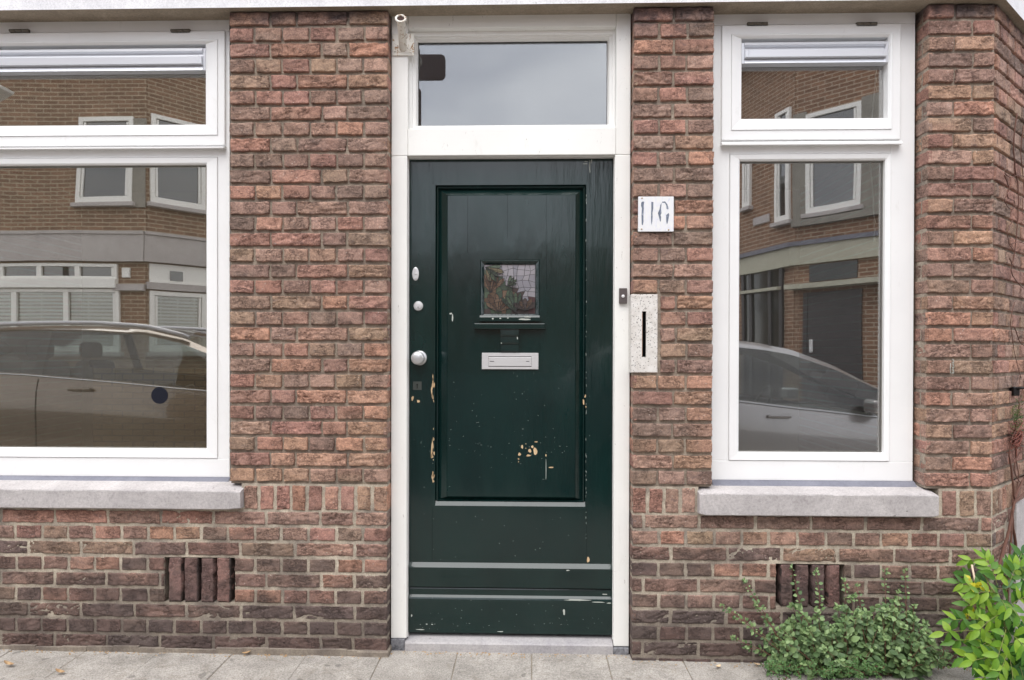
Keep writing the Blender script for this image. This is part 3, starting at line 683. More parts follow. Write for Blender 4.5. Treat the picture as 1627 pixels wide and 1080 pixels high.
# stop around the door, slightly recessed
YL = .112
dl, dr_, dt, db = PX(650.5, 600, YL), PX(973, 600, YL), PZ(811, 251.5, YL), PZ(811, 1004.5, YL)
m = MB()
for (a, b) in ((jl + .0003, dl - .0015), (dr_ + .0015, jr - .0003)):
    m.box(a, b + 0, YD + .022, .19, PZ(811, 1010, YL), dt, .0015)
m.box(jl + .0003, jr - .0003, YD + .02, .19, dt + .002, tz0 - .001, .0015)
setp(m.build('door_stop', M_wood), dframe)
# transom light
YT = .132
g0, g1, g3, g2 = PX(665, 135, YT), PX(964.5, 135, YT), PZ(811, 67.5, YT), PZ(811, 200.5, YT)
m = MB(); m.rects([(ox0 + .0005, ox1 - .0005, tz1 + .0005, oz1 - .0005, YD + .03), (ox0 + .012, ox1 - .012, tz1 + .002, oz1 - .018, YD + .031), (ox0 + .013, ox1 - .013, tz1 + .003, oz1 - .020, YT - .03),
               (g0 - .006, g1 + .006, g2 - .006, g3 + .006, YT - .028), (g0, g1, g2, g3, YT - .014), (g0, g1, g2, g3, YT + .012)])
tw = m.build('transom_window', M_wood, house); tw['label'] = 'shallow fixed light over the door'
m = MB(); m.box(g0 - .008, g1 + .008, YT, YT + .004, g2 - .008, g3 + .008); setp(m.build('pane', M_glass_t), tw)
m = MB(); m.ring(g0 - .002, g1 + .002, g2 - .002, g3 + .002, [(0, YT - .006), (.003, YT - .005), (.003, YT - .001)]); setp(m.build('glass_seal', M_seal), tw)
# step with bluestone blocks under the jambs
zs_f = PZ(811, 1023.5, .052); zs_b = PZ(811, 1007, .13)
m = MB(); sx0, sx1 = PX(643, 1025, .05), PX(974, 1025, .05)
pr = [(.30, zs_b), (.12, zs_b), (.058, zs_f + .002), (.052, zs_f - .003), (.052, -.2), (.30, -.2)]
m.prism([(sx0, y, z) for y, z in pr], (sx1 - sx0, 0, 0)); m.build('doorstep', M_step, house)
m = MB(); m.box(x0 + .001, sx0 - .001, .052, .16, -.2, zb0 - .001, .003, 2); m.build('bluestone_block', M_bluestone, house)
m = MB(); m.box(sx1 + .001, x1 - .001, .052, .16, -.2, PZ(985, 1028, YD) , .003, 2); m.build('bluestone_block', M_bluestone, house)

# ------------------------------------------------------------------ door leaf
def dz(py, y=YL): return PZ(811, py, y)
def dx(px, py=600, y=YL): return PX(px, py, y)
m = MB()
pL, pR, pT, pB = dx(691.5), dx(930.5), dz(293.5), dz(804)
m.rects([(dl, dr_, dz(894), dt - .003, YL + .04), (dl, dr_, dz(894), dt - .003, YL + .0015), (dl + .0015, dr_ - .0015, dz(894) + .0, dt - .0045, YL), (pL - .0, pR + .0, pB - .0, pT, YL),
         (pL + .0015, pR - .0015, pB + .020, pT - .0015, YL + .012), (pL + .006, pR - .006, pB + .0212, pT - .005, YL + .006), (pL + .010, pR - .010, pB + .0222, pT - .010, YL + .008), (pL + .013, pR - .013, pB + .024, pT - .013, YL + .024)])
# fine joint lines between stiles and rails: shallow grooves cut as thin slots
m.prism([(dl, YL + .04, dz(894)), (dl, YL + .001, dz(894.2)), (dl, YL - .010, dz(899.5)), (dl, YL - .014, dz(901)), (dl, YL - .014, dz(905)), (dl, YL - .010, dz(931)), (dl, YL - .0095, dz(932.5)), (dl, YL - .004, dz(933.5)), (dl, YL - .006, dz(936)), (dl, YL - .007, dz(945)), (dl, YL - .014, dz(948.5)), (dl, YL - .016, dz(951)), (dl, YL - .016, dz(1004)), (dl, YL + .04, dz(1004.5))], (dr_ - dl, 0, 0))
door = m.build('door', M_door, house); door['label'] = 'dark green glossy front door with chipped paint'
# raised centre panel with opening for the small window
YP = YL + .004
wl, wr, wt, wb = dx(763, 460, YP), dx(857, 460, YP), dz(412.5, YP), dz(510, YP)
a0, a1, a3, a2 = dx(710, 500, YP), dx(915, 500, YP), dz(309, YP), dz(790, YP)
m = MB(); m.rects([(pL + .012, pR - .012, pB + .0225, pT - .012, YL + .0235), (pL + .0135, pR - .0135, pB + .0245, pT - .0135, YL + .0225), (a0, a1, a2, a3, YP + .003), (a0 + .003, a1 - .003, a2 + .003, a3 - .003, YP), (wl, wr, wb, wt, YP), (wl, wr, wb, wt, YP + .04)])
# board joints: hairline V grooves modelled as narrow dark slits
panel = setp(m.build('door_panel', M_door), door)
m = MB()
for px_, y_a, y_b in ((742.5, 306, 400), (805.5, 306, 378), (868, 306, 460)):
    m.box(dx(px_) - .0004, dx(px_) + .0004, YP - .0003, YP + .001, dz(y_b), dz(y_a))
for px_, y_a, y_b in ((687.5, 252, 292), (687, 806, 893), (933, 806, 893), (935, 252, 300)):
    m.box(dx(px_) - .0004, dx(px_) + .0004, YL - .0003, YL + .001, dz(y_b), dz(y_a))
m.box(dx(811) - .0004 - (dr_ - dl) / 2 + .002, dr_ - .002, YL - .0104, YL - .008, dz(933.6), dz(932.6))
join_into(panel, m.build('board_joints', M_blackhole))
# little window: frame, stained glass, leads
YW = YP + .012
q0, q1, q3, q2 = dx(769.5, 460, YW), dx(850.5, 460, YW), dz(420.5, YW), dz(498.5, YW)
m = MB(); m.rects([(wl, wr, wb, wt, YP + .002), (wl + .0035, wr - .0035, wb + .0035, wt - .004, YP - .002), (wl + .006, wr - .006, wb + .006, wt - .009, YP + .000), (q0 - .001, q1 + .001, q2 - .001, q3 + .001, YW - .004), (q0, q1, q2, q3, YW + .012)])
lf = setp(m.build('peephole_frame', M_door), door)
CLR = dict(br=srgb(104, 86, 74), br2=srgb(124, 104, 88), gr=srgb(78, 94, 82), gr2=srgb(92, 108, 90), yl=srgb(136, 128, 102), pale=srgb(166, 163, 168), pale2=srgb(150, 149, 156), red=srgb(92, 68, 70), dk=srgb(84, 76, 74))
def glassy(name, c):
    M = Mat('stained_' + name, tuple(v * .80 for v in c[:3]) + (1,), .12, spec=.7); M.b.inputs['Transmission Weight'].default_value = .0
    M.bump(M.noise(60, 3, .6), .25, .001); return M.m
names = list(CLR); smats = [glassy(k, CLR[k]) for k in names]
LW = q1 - q0; LH = q3 - q2
def qp(u, v, y=YW): return (q0 + u * LW, y, q2 + v * LH)
m = MB()
def pet(pts, c, k=0):     # one curved piece of coloured glass, k = layer
    m.mi = names.index(c); m.poly([qp(min(max(u, 0), 1), min(max(v, 0), 1), YW - .0004 * k) for u, v in pts])
leads = []
# background quarries: jittered grid; pale at upper right, greens and browns at lower left
N = 9; gp = [[((i / N) + (random.random() - .5) * .075 * (0 < i < N), (j / N) + (random.random() - .5) * .075 * (0 < j < N)) for j in range(N + 1)] for i in range(N + 1)]
for i in range(N):
    for j in range(N):
        u, v = (i + .5) / N, (j + .5) / N; s_ = u * .75 + v
        c = random.choice(['pale', 'pale2', 'pale']) if (s_ > .98 and v > .38) else random.choice(['gr', 'gr2', 'br', 'dk', 'gr', 'yl' if random.random() < .3 else 'br2']) if u < .6 else random.choice(['dk', 'br', 'dk', 'red', 'pale2'])  # pale quarries: sky reflection painted into the glass colour
        quad = [gp[i][j], gp[i + 1][j], gp[i + 1][j + 1], gp[i][j + 1]]; pet(quad, c)
        leads.append((quad[0], quad[1])); leads.append((quad[1], quad[2]))
def blossom(cx, cy, r, cols, n=6, a0_=30, a1_=210, k=1):
    for t in range(n):
        a = R(lerp(a0_, a1_, (t + .5) / n)); da = R((a1_ - a0_) / n * .62); L_ = r * (.85 + .3 * random.random())
        pts = []
        for s_ in range(9):
            ph = s_ / 8; ww = math.sin(ph * math.pi) ** .55
            pts.append((cx + L_ * ph * math.cos(a - da * ww * .9), cy + L_ * ph * math.sin(a - da * ww * .9)))
        pts2 = [(cx + L_ * (1 - s_ / 8) * math.cos(a + da * math.sin((1 - s_ / 8) * math.pi) ** .55 * .9), cy + L_ * (1 - s_ / 8) * math.sin(a + da * math.sin((1 - s_ / 8) * math.pi) ** .55 * .9)) for s_ in range(1, 8)]
        loop = [(min(max(u, .0), 1), min(max(v, .0), 1)) for u, v in pts + pts2]
        try: pet(loop, cols[t % len(cols)], k + t)
        except Exception: pass
        for A_, B_ in zip(loop, loop[1:] + loop[:1]): leads.append((A_, B_))
blossom(.13, .42, .40, ['br2', 'br'], 5, 40, 130, 1); blossom(.27, .03, .36, ['br2', 'br', 'br2'], 6, 20, 150, 7)
blossom(.62, .02, .42, ['gr', 'gr2'], 5, 70, 140, 13); blossom(.02, .95, .34, ['yl', 'gr2', 'gr'], 5, -80, 10, 19); blossom(.80, .06, .26, ['dk', 'br'], 5, 20, 160, 24)
blossom(.45, .55, .22, ['gr', 'gr2'], 4, 10, 80, 30)
sg = setp(m.build('stained_glass', smats, fix=False), door)
m = MB()
for a, b in leads:
    if (a[0] - b[0]) ** 2 + (a[1] - b[1]) ** 2 < 1e-5: continue
    m.tube([qp(*a, YW - .0145), qp(*b, YW - .0145)], .0009, 4, False)
setp(m.build('lead_cames', M_seal), door)
# ledges under the window
m = MB(); m.prism([(wl - .001, YP, dz(509, YP)), (wl - .001, YP - .010, dz(501, YP - .01)), (wl - .001, YP - .016, dz(504, YP - .016)), (wl - .001, YP - .016, dz(510, YP - .016)), (wl - .001, YP, dz(511, YP))], (wr - wl + .002, 0, 0))
m.box(dx(753, 518, YP - .024), dx(866, 518, YP - .024), YP - .024, YP + .001, dz(522.5, YP - .024), dz(513.5, YP - .024), .003, 2)
setp(m.build('window_ledge', M_door), door)
m = MB(); bl, br_ = dx(795.5, 540, YP - .01), dx(824, 540, YP - .01)
for a, b, yy in ((523, 534.5, .019), (535, 547, .014), (547.5, 560, .010)):
    m.prism([(bl, YP + .001, dz(a)), (bl, YP - yy, dz(a, YP - yy)), (bl, YP - yy - .001, dz(b - 3, YP - yy)), (bl, YP - yy + .005, dz(b, YP - yy)), (bl, YP + .001, dz(b))], (br_ - bl, 0, 0))
setp(m.build('stepped_bracket', M_door), door)
# letterbox
YB = YP - .006
m = MB(); l0, l1, l3, l2 = dx(765.5, 573, YB), dx(855.5, 573, YB), dz(560.5, YB), dz(586.5, YB)
f0, f1, f3, f2 = dx(776, 573, YB), dx(844.5, 573, YB), dz(566, YB), dz(582.5, YB)
m.rects([(l0, l1, l2, l3, YP), (l0, l1, l2, l3, YB + .001), (l0 + .001, l1 - .001, l2 + .001, l3 - .001, YB), (f0, f1, f2, f3, YB), (f0, f1, f2, f3, YB + .005)])
lb = setp(m.build('letterbox', M_steel), door)
m = MB(); m.box(f0 + .0008, f1 - .0008, YB - .0015, YB + .004, f2 + .0025, f3 - .003, .001, 2); 
for (a, b) in ((778, 785), (836, 841)): m.mi = 1; m.box(dx(a, 573, YB), dx(b, 573, YB), YB - .0019, YB - .001, dz(574.4, YB), dz(573.4, YB))
setp(m.build('letterbox_flap', [M_steel, M_dark]), door)
m = MB(); m.mi = 0; m.box(f0, f1, YB + .0042, YB + .005, f2, f3); setp(m.build('letterbox_slot', M_blackhole), door)
# knob, locks, keyhole
def at(px, py, y): x, z = P(px, py, y); return Matrix.Translation((x, y, z)) @ TO_FRONT
m = MB(); s_ = .0026
m.lathe([(.0, 0), (.031, 0), (.032, .004), (.030, .008), (.014, .011), (.012, .026), (.018, .032), (.0265, .040), (.029, .048), (.0275, .057), (.021, .063), (.010, .0655), (0, .066)], at(666.8, 568.5, YL), 40)
setp(m.build('door_knob', M_knob), door)
m = MB(); m.lathe([(0, 0), (.0205, 0), (.0208, .003), (.0185, .0065), (.0165, .007), (.0160, .0058), (.0125, .006), (.0125, .009), (.011, .0095), (0, .0095)], at(664.8, 486, YL), 32, False)
m.mi = 1; mm = at(664.8, 488.5, YL); v = mm.to_translation(); m.box(v.x - .0012, v.x + .0012, YL - .0102, YL - .009, v.z - .004, v.z + .004)
setp(m.build('cylinder_lock', [M_steel, M_blackhole]), door)
m = MB(); m.lathe([(0, 0), (.0145, 0), (.0145, .002), (.0125, .0035), (0, .004)], at(660.3, 435, YL) @ Matrix.Diagonal((1, 2.0, 1, 1)), 32, False)
for oy in (-7, 7):
    m.lathe([(0, 0), (.0035, 0), (.003, .0055), (0, .006)], at(660.3, 435 + oy, YL), 12)
m.lathe([(0, 0), (.005, 0), (.005, .0045), (0, .005)], at(661, 435, YL), 12)
setp(m.build('lock_escutcheon', M_steel), door)
m = MB(); kx0, kx1, kz0, kz1 = dx(656, 613), dx(670, 613), dz(620), dz(606.5); m.box(kx0, kx1, YL - .0018, YL + .001, kz0, kz1, .001)
m.mi = 1; m.box(dx(663, 612) - .0016, dx(663, 612) + .0016, YL - .0022, YL, dz(617.5), dz(611)); m.lathe([(0, 0), (.0032, 0), (.0032, .0023), (0, .0023)], at(663, 610.8, YL), 14)
setp(m.build('keyhole_plate', [Mat('tarnished_plate', srgb(74, 78, 74), .5, .5).m, M_blackhole]), door)
# chips where the paint has come off: irregular flakes down to the wood or primer
def blob(m, px, py, rx, ry, y, n=9, k=.45, skew=0):
    x, z = P(px, py, y); s_ = .0026 * (2.82 + y) / 2.82
    pts = []
    for i in range(n):
        a = i * 2 * math.pi / n; r_ = 1 - k * random.random()
        pts.append((x + rx * s_ * r_ * math.cos(a) + skew * ry * s_ * math.sin(a), y, z + ry * s_ * r_ * math.sin(a)))
    m.poly(pts[::-1])
m = MB(); yc = YP - .0005; yl = YL - .0005
for (px, py, rx, ry) in ((829.5, 709.5, 2.2, 3.6), (825.5, 721.5, 3, 3.4), (824, 729, 1.6, 1.6), (850.5, 716.5, 4.2, 7), (842, 716, 3.2, 3.4), (840, 723.5, 4.6, 2.2), (846, 709.5, 2.4, 2.4), (852, 701.8, 3.6, 1.2), (876, 742.5, 5.2, 1.6), (867.5, 723, 1.3, 2.6), (824, 733.5, 1, 1.2),
                         (835.5, 705, .9, 1), (835.5, 712, .9, 1)): blob(m, px, py, rx, ry, yc)
for k in range(26):
    py = random.choice([random.uniform(598, 640), random.uniform(650, 735), random.uniform(690, 735), random.uniform(752, 765)])
    px = 687 + random.uniform(-1, 2.8); blob(m, px, py, random.uniform(.5, 1.5), random.uniform(1.5, 8) if px < 688.4 else random.uniform(1, 2.8), yl, skew=random.uniform(-.05, .05))
for (px, py, rx, ry) in ((686.5, 712, 1.6, 19), (686, 622, 1.4, 9), (689.5, 612, 1.5, 5), (689, 697, 1.3, 4), (689.5, 720, 1.3, 4), (655.5, 633, 2.6, 4.8), (664.5, 637, 3.6, 2.8), (930, 629, 1.6, 3.4), (927.3, 639, 1.6, 5.4), (931, 646, 1, 2), (934.5, 889, 2.6, 6)): blob(m, px, py, rx, ry, yl, skew=random.uniform(-.1, .1))
join_into(panel, m.build('bare_wood_chips', M_bare, fix=False))
m = MB()
for k in range(110):
    px = random.uniform(655, 970) if k % 3 else random.gauss(850, 50); py = random.choice([random.gauss(640, 28), random.gauss(716, 14), random.uniform(590, 790)])
    if not 652 < px < 970: continue
    inside = 712 < px < 912; on = inside or px < 688 or px > 936
    if not on: continue
    if inside and 412 < py < 590: continue
    r_ = random.uniform(.2, .62); fl_ = random.random() < .35
    blob(m, px, min(py, 788), r_ * (3 if fl_ else 1), r_ * (.35 if fl_ else 1), (yc if inside else yl) , 6)
for k in range(70):
    px = random.uniform(655, 968); py = random.choice([random.uniform(950, 1000), random.uniform(812, 890), random.gauss(990, 8)])
    y_ = yl if py < 893 else YL - .0168
    if 893 <= py < 950: continue
    blob(m, px, min(py, 1002), random.uniform(.3, .8), random.uniform(.2, .5), y_, 6)
for (px, py, rx, ry, y_) in ((896, 972, 2, 6, YL - .0168), (719, 505, 1.6, 7, yc), (716, 498, 3, 2, yc), (834, 507, 11, 1.6, YP - .0165), (795, 505.5, 2, 1.4, YP - .0165), (807, 505, 2, 1.2, YP - .0165), (783, 506, 2, 1.6, YP - .0165), (838, 503.5, 7, 1, YP - .0165),
                              (822, 537, 1, 3, YP - .0147), (796.5, 545, 1.2, 1.2, YP - .0147), (918, 953, 26, 1.4, YL - .0168), (950, 956.5, 16, 1.0, YL - .0168), (902, 906, 4, 1.1, YL - .0146), (961, 944, 5, 1, YL - .0085), (968, 958, 5, 1.2, YL - .0168), (795, 1003.3, 6, 1, YL - .0168), (668, 1000, 10, .9, YL - .0168), (654, 978, 1.3, 2.4, YL - .0168), (678, 991.5, 1.8, 1, YL - .0168), (686.5, 991.8, 2, 1.1, YL - .0168),
                              (937, 265, 1.1, 13, yl), (930, 260, 4, .9, yl), (931, 256.5, 3.4, .8, yl), (940, 255, .7, 5, yl), (867.5, 745, .5, 22, yc)): blob(m, px, py, rx, ry, y_)
for k in range(38):       # flaking ridge of the panel moulding on the right and white edge on the ledge
    blob(m, 931.2 + random.uniform(-.5, .6), random.choice([random.uniform(300, 620), random.uniform(640, 880)]), random.uniform(.15, .35), random.uniform(1, 4), yl, 6)
join_into(panel, m.build('paint_scratches', M_chipw, fix=False))

# ------------------------------------------------------------------ fixtures on the front
def terrazzo():
    M = Mat('terrazzo', rough=.55); vo = M.n('ShaderNodeTexVoronoi'); vo.inputs['Scale'].default_value = 150; vo.inputs['Randomness'].default_value = 1
    nn = M.n('ShaderNodeTexNoise'); nn.inputs['Scale'].default_value = 90; M.l(M.tc.outputs['Object'], nn.inputs['Vector'])
    mp = M.mix(.012, M.tc.outputs['Object'], nn.outputs['Color']); M.l(mp, vo.inputs['Vector'])
    dark = M.ramp(vo.outputs['Distance'], [(.22, (1, 1, 1)), (.33, (0, 0, 0))])
    pick = M.n('ShaderNodeSeparateColor'); M.l(vo.outputs['Color'], pick.inputs[0])
    sel = M.ramp(pick.outputs[0], [(.45, (0, 0, 0)), (.46, (1, 1, 1))])
    base = M.ramp(M.noise(30, 4, .6), [(.3, srgb(196, 190, 182)), (.7, srgb(222, 219, 214))])
    M.color(M.mix(M.math('MULTIPLY', dark, sel), base, srgb(62, 58, 54))); return M.m
M_terr = terrazzo()
yq = -.001; t0, t1, t3, t2 = PX(1002.5, 530, yq), PX(1045, 530, yq), PZ(1024, 467.5, yq), PZ(1024, 592, yq)
c0, c1, c3, c2 = PX(1020.3, 530, yq), PX(1026.6, 530, yq), PZ(1024, 494.5, yq), PZ(1024, 567, yq)
m = MB(); m.rects([(t0, t1, t2, t3, .06), (t0, t1, t2, t3, yq + .003), (t0 + .003, t1 - .003, t2 + .003, t3 - .003, yq), (c0 - .001, c1 + .001, c2 - .001, c3 + .001, yq), (c0, c1, c2, c3, yq + .002), (c0, c1, c2, c3, .0085)])
ms = m.build('mail_slot_stone', M_terr, house); ms['label'] = 'white terrazzo stone with a narrow upright slot'
m = MB(); m.box(c0 - .01, c1 + .01, .0085, .0118, c2 - .01, c3 + .01); setp(m.build('slot_cavity', M_blackhole), ms)
m = MB(); m.box(c0 + .0002, c0 + .0020, .003, .008, c2 + .003, c3 - .006); setp(m.build('slot_liner', Mat('pale_brick_edge', srgb(150, 112, 86), .9).m), ms)
# house number
yn = -.0085; n0, n1, n3, n2 = PX(1014, 340, yn), PX(1070.5, 340, yn), PZ(1042, 312, yn), PZ(1042, 367.7, yn)
M = Mat('worn_white_enamel', rough=.4, coat=.1)
sm = M.ramp(M.noise(38, 5, .7, (1.2, 1, .5), 1.4), [(.42, srgb(226, 226, 224)), (.60, srgb(220, 221, 226)), (.72, srgb(188, 192, 212))]); M.color(sm); M_enamel = M.m
M = Mat('faded_blue_numeral', rough=.6); M.color(M.ramp(M.noise(120, 5, .8, (1, 1, .45), 1.0), [(.36, srgb(84, 94, 110)), (.60, srgb(118, 126, 142)), (.70, srgb(204, 207, 214))])); M_num = M.m
m = MB(); m.box(n0, n1, yn, -.0005, n2, n3, .0012, 2)
ns = m.build('house_number_sign', M_enamel); tag(ns, 'small square white number plate 116 with faded blue digits on the brick', 'sign')
def npt(zx, zy): return (lerp(n0, n1, (zx - 185) / 775), yn - .0005, lerp(n3, n2, (zy - 160) / 755))
m = MB()
for poly in ([(250, 290), (280, 268), (315, 272), (303, 350), (307, 420), (300, 560), (300, 700), (287, 780), (262, 762), (256, 560), (264, 420), (244, 350)],
             [(470, 275), (515, 280), (512, 420), (496, 520), (500, 600), (492, 700), (475, 780), (462, 600), (470, 450)],
             [(693, 295), (690, 360), (682, 420), (692, 520), (672, 560), (684, 600), (680, 700), (660, 692), (636, 600), (615, 520), (650, 430), (665, 350)],
             [(700, 290), (710, 272), (770, 265), (820, 330), (845, 420), (830, 440), (800, 425), (800, 370), (770, 300)],
             [(850, 515), (860, 560), (835, 700), (812, 762), (797, 700), (793, 560)]):
    m.poly([npt(*q) for q in poly])
setp(m.build('numerals', M_num, fix=False), ns)
for (zx, zy) in ((268, 195), (262, 862), (850, 878)):
    x_, _, z_ = npt(zx, zy); m = MB(); m.lathe([(0, 0), (.0032, 0), (.0028, .0015), (0, .002)], Matrix.Translation((x_, yn, z_)) @ TO_FRONT, 12); setp(m.build('screw', Mat('brass_screw', srgb(176, 150, 112), .5, .5).m), ns)
# doorbell
yb_ = YD - .014; m = MB(); b0, b1, b3, b2 = PX(984, 470, yb_), PX(996.5, 470, yb_), PZ(990, 457.5, yb_), PZ(990, 482, yb_)
m.box(b0, b1, yb_, YD - .0004, b2, b3, .0015, 2); bell = m.build('doorbell', Mat('bronze_grey_plastic', srgb(92, 84, 82), .4, .3).m); tag(bell, 'small dark doorbell plate with round white button on the frame', 'doorbell')
x_, z_ = P(990, 470.5, yb_); m = MB(); m.lathe([(0, 0), (.0068, 0), (.0068, .002), (.0055, .0035), (0, .004)], Matrix.Translation((x_, yb_, z_)) @ TO_FRONT, 20)
setp(m.build('bell_button', Mat('white_button', srgb(225, 224, 222), .35).m), bell)
# flagpole holder
M = Mat('chipped_white_metal', rough=.5); rust = M.ramp(M.noise(42, 5, .75, (1, 1, .6), .8), [(.56, (0, 0, 0)), (.60, (1, 1, 1))])
rc = M.ramp(M.noise(120, 3, .6), [(.3, srgb(96, 62, 34)), (.7, srgb(176, 128, 62))]); M.color(M.mix(rust, srgb(222, 218, 208), rc)); M.bump(M.noise(60, 4, .6), .3, .001); M_chip = M.m
yh = YD - .006; h0, h1, h3, h2 = PX(623.5, 75, yh), PX(658, 75, yh), PZ(640, 53, yh), PZ(640, 88, yh)
m = MB(); m.box(h0, h1, yh, YD - .0002, h2, h3, .002, 2); fh = m.build('flagpole_holder', M_chip); tag(fh, 'rust speckled white flagpole socket bolted above left of the door', 'bracket')
xb_, zb_ = P(640.5, 76, yh); A_ = Vector((xb_, yh + .002, zb_)); tx_, tz_ = P(636.5, 28, yh - .13); D_ = (Vector((tx_, yh - .13, tz_)) - A_); L_ = D_.length
q_ = D_.to_track_quat('Z', 'Y').to_matrix().to_4x4(); Mx = Matrix.Translation(A_) @ q_
m = MB(); m.lathe([(.0165, -.015), (.0165, .012), (.0165, L_ - .016), (.0185, L_ - .012), (.0225, L_ - .007), (.0228, L_ - .002), (.020, L_), (.0155, L_ - .001), (.0145, L_ - .01), (.0145, .03)], Mx, 28)
setp(m.build('socket_tube', M_chip), fh)
m = MB(); m.lathe([(0, L_ - .004), (.0152, L_ - .004)], Mx, 24); setp(m.build('tube_hole_disc', Mat('painted_hole_shade', srgb(52, 30, 22), .9).m), fh)  # dark disc near the mouth, the shade of the hole painted on
for (px_, py_) in ((652.5, 82.5), (627.5, 81)):
    x_, z_ = P(px_, py_, yh); m = MB(); m.lathe([(0, 0), (.005, 0), (.004, .003), (0, .0035)], Matrix.Translation((x_, yh, z_)) @ TO_FRONT, 12); setp(m.build('bolt', M_chip), fh)
# navy sticker on the left pane
ys = .1055; x_, z_ = P(253.5, 628, ys); m = MB(); m.lathe([(0, .0), (.0366, 0), (.0366, .0006), (0, .0006)], Matrix.Translation((x_, ys + .0, z_)) @ TO_FRONT, 40)
st_ = m.build('round_sticker', M_sticker); st_.data.polygons.foreach_set('use_smooth', [False] * len(st_.data.polygons))
tag(st_, 'round navy blue sticker on the wide left window pane', 'sticker')
# cord and wand behind the right panes
m = MB(); cpts = [P(px, py, .125) for px, py in ((1393, 100), (1389, 150), (1384.5, 200), (1384, 240), (1383, 262), (1386.5, 300), (1388.5, 340), (1389.5, 380))]
m.tube([(x, .125, z) for x, z in cpts[:3]], .0028, 8); m.tube([(x, .125, z) for x, z in cpts[2:]], .0022, 8)
x_, z_ = cpts[-1]; m.lathe([(0, -.01), (.004, -.008), (.004, .008), (0, .01)], Matrix.Translation((x_, .125, z_)), 10)
tag(m.build('blind_cord', Mat('white_cord', srgb(235, 235, 235), .5).m), 'thin white blind cord hanging behind the right window glass', 'cord')
# low brick-faced counter inside the left room
M_in = far_brick('indoor_brick', srgb(176, 150, 104), srgb(156, 132, 92), srgb(100, 84, 62), 1.9)
xi, zi = P(148, 583, .9); m = MB(); m.box(xi, 1.15 * 0 + PX(540, 600, .9), .9, 1.05, .11, zi); ct = m.build('counter', M_in); tag(ct, 'low brick faced counter with black top inside the left room', 'counter')
m = MB(); m.box(xi - .01, PX(540, 600, .9), .88, 1.07, zi + .001, zi + .04, .003); setp(m.build('counter_top', M_seal), ct)
# tiny white scrawl on a brick right of the narrow window
m = MB(); ysx = -.0035
for (px0, py0) in ((1514.2, 574), (1514.4, 582), (1514.2, 590)):
    pp = [(px0 + 1.2 * math.cos(t), py0 + 3.2 * math.sin(t)) for t in np.linspace(-2.6, 2.8, 10)]
    m.tube([(P(a, b, ysx)[0], ysx, P(a, b, ysx)[1]) for a, b in pp], .0011, 5)
m.tube([(P(a, b, ysx)[0], ysx, P(a, b, ysx)[1]) for a, b in ((1510.5, 577), (1509.8, 584), (1510, 592), (1512, 593.5))], .0011, 5)
sc_ = m.build('chalk_marks', M_chipw, house)
# smudge of white paint on a few bricks of the left pier


# ------------------------------------------------------------------ ground
zgl, zgr = PZ(30, 1030.5, 0), PZ(1180, 1053, 0); xgl, xgr = PX(30, 1030, 0), PX(1180, 1053, 0)
def zg(x): return lerp(zgl, zgr, min(max((x - xgl) / (xgr - xgl), -.6), 1.6))
m = MB(); TS = .3125; xref = PX(488, 1044, 0) + .0
joint_x0 = xref - TS * 22
for r_ in range(9):
    y1 = .06 if r_ == 0 else -.245 - TS * (r_ - 1); y0 = -.245 - TS * r_
    off = (TS * .5 if r_ % 2 else 0)
    for k in range(44):
        x0_ = joint_x0 + TS * k + off; x1_ = x0_ + TS; g = .0014; dzz = (random.random() - .5) * .003; b = .003
        tl = (random.random() - .5) * .002
        A = [(x0_ + g, y0 + g), (x1_ - g, y0 + g), (x1_ - g, y1 - g), (x0_ + g, y1 - g)]
        B2 = [(x0_ + g + b, y0 + g + b), (x1_ - g - b, y0 + g + b), (x1_ - g - b, y1 - g - b), (x0_ + g + b, y1 - g - b)]
        va = [m.bm.verts.new((x, y, zg(x) - .02 + dzz)) for x, y in A]; vb2 = [m.bm.verts.new((x, y, zg(x) - b * .6 + dzz)) for x, y in A]; vc = [m.bm.verts.new((x, y, zg(x) + dzz + (tl if q > 1 else 0))) for q, (x, y) in enumerate(B2)]
        for P1, P2 in ((va, vb2), (vb2, vc)):
            for i in range(4): m.bm.faces.new((P1[i], P1[(i + 1) % 4], P2[(i + 1) % 4], P2[i]))
        m.bm.faces.new(vc)
M_slab_ = M_slab
pv = m.build('pavement', M_slab_); tag(pv, kind='structure')
M_sand = concrete('joint_sand', srgb(120, 110, 94), srgb(160, 148, 128), .6, 2); M_asph = concrete('asphalt', srgb(70, 70, 70), srgb(88, 86, 84), .5, .5)
m = MB()
for k in range(30): 
    a = -6 + k * .4; m.poly([(a, -2.72, zg(a) - .005), (a + .4, -2.72, zg(a + .4) - .005), (a + .4, .055, zg(a + .4) - .004), (a, .055, zg(a) - .004)])
tag(m.build('pavement_bed', M_sand, fix=False), kind='structure')
m = MB(); m.box(-14, 14, -2.86, -2.725, -.3, -.005, .015, 2); tag(m.build('kerb', M_sill), kind='structure')
m = MB(); m.poly([(-80, -90, -.12), (80, -90, -.12), (80, -2.8, -.12), (-80, -2.8, -.12)]); m.poly([(-80, -2.8, -.125), (80, -2.8, -.125), (80, 60, -.125), (-80, 60, -.125)]); tag(m.build('road', M_asph, fix=False), kind='structure')
m = MB(); m.box(-14, -4.9, -7.75, -6.3, -.3, .0, .01); m.box(4.2, 14, -7.6, -6.3, -.3, .0, .01); tag(m.build('opposite_pavement', M_slab), kind='structure')

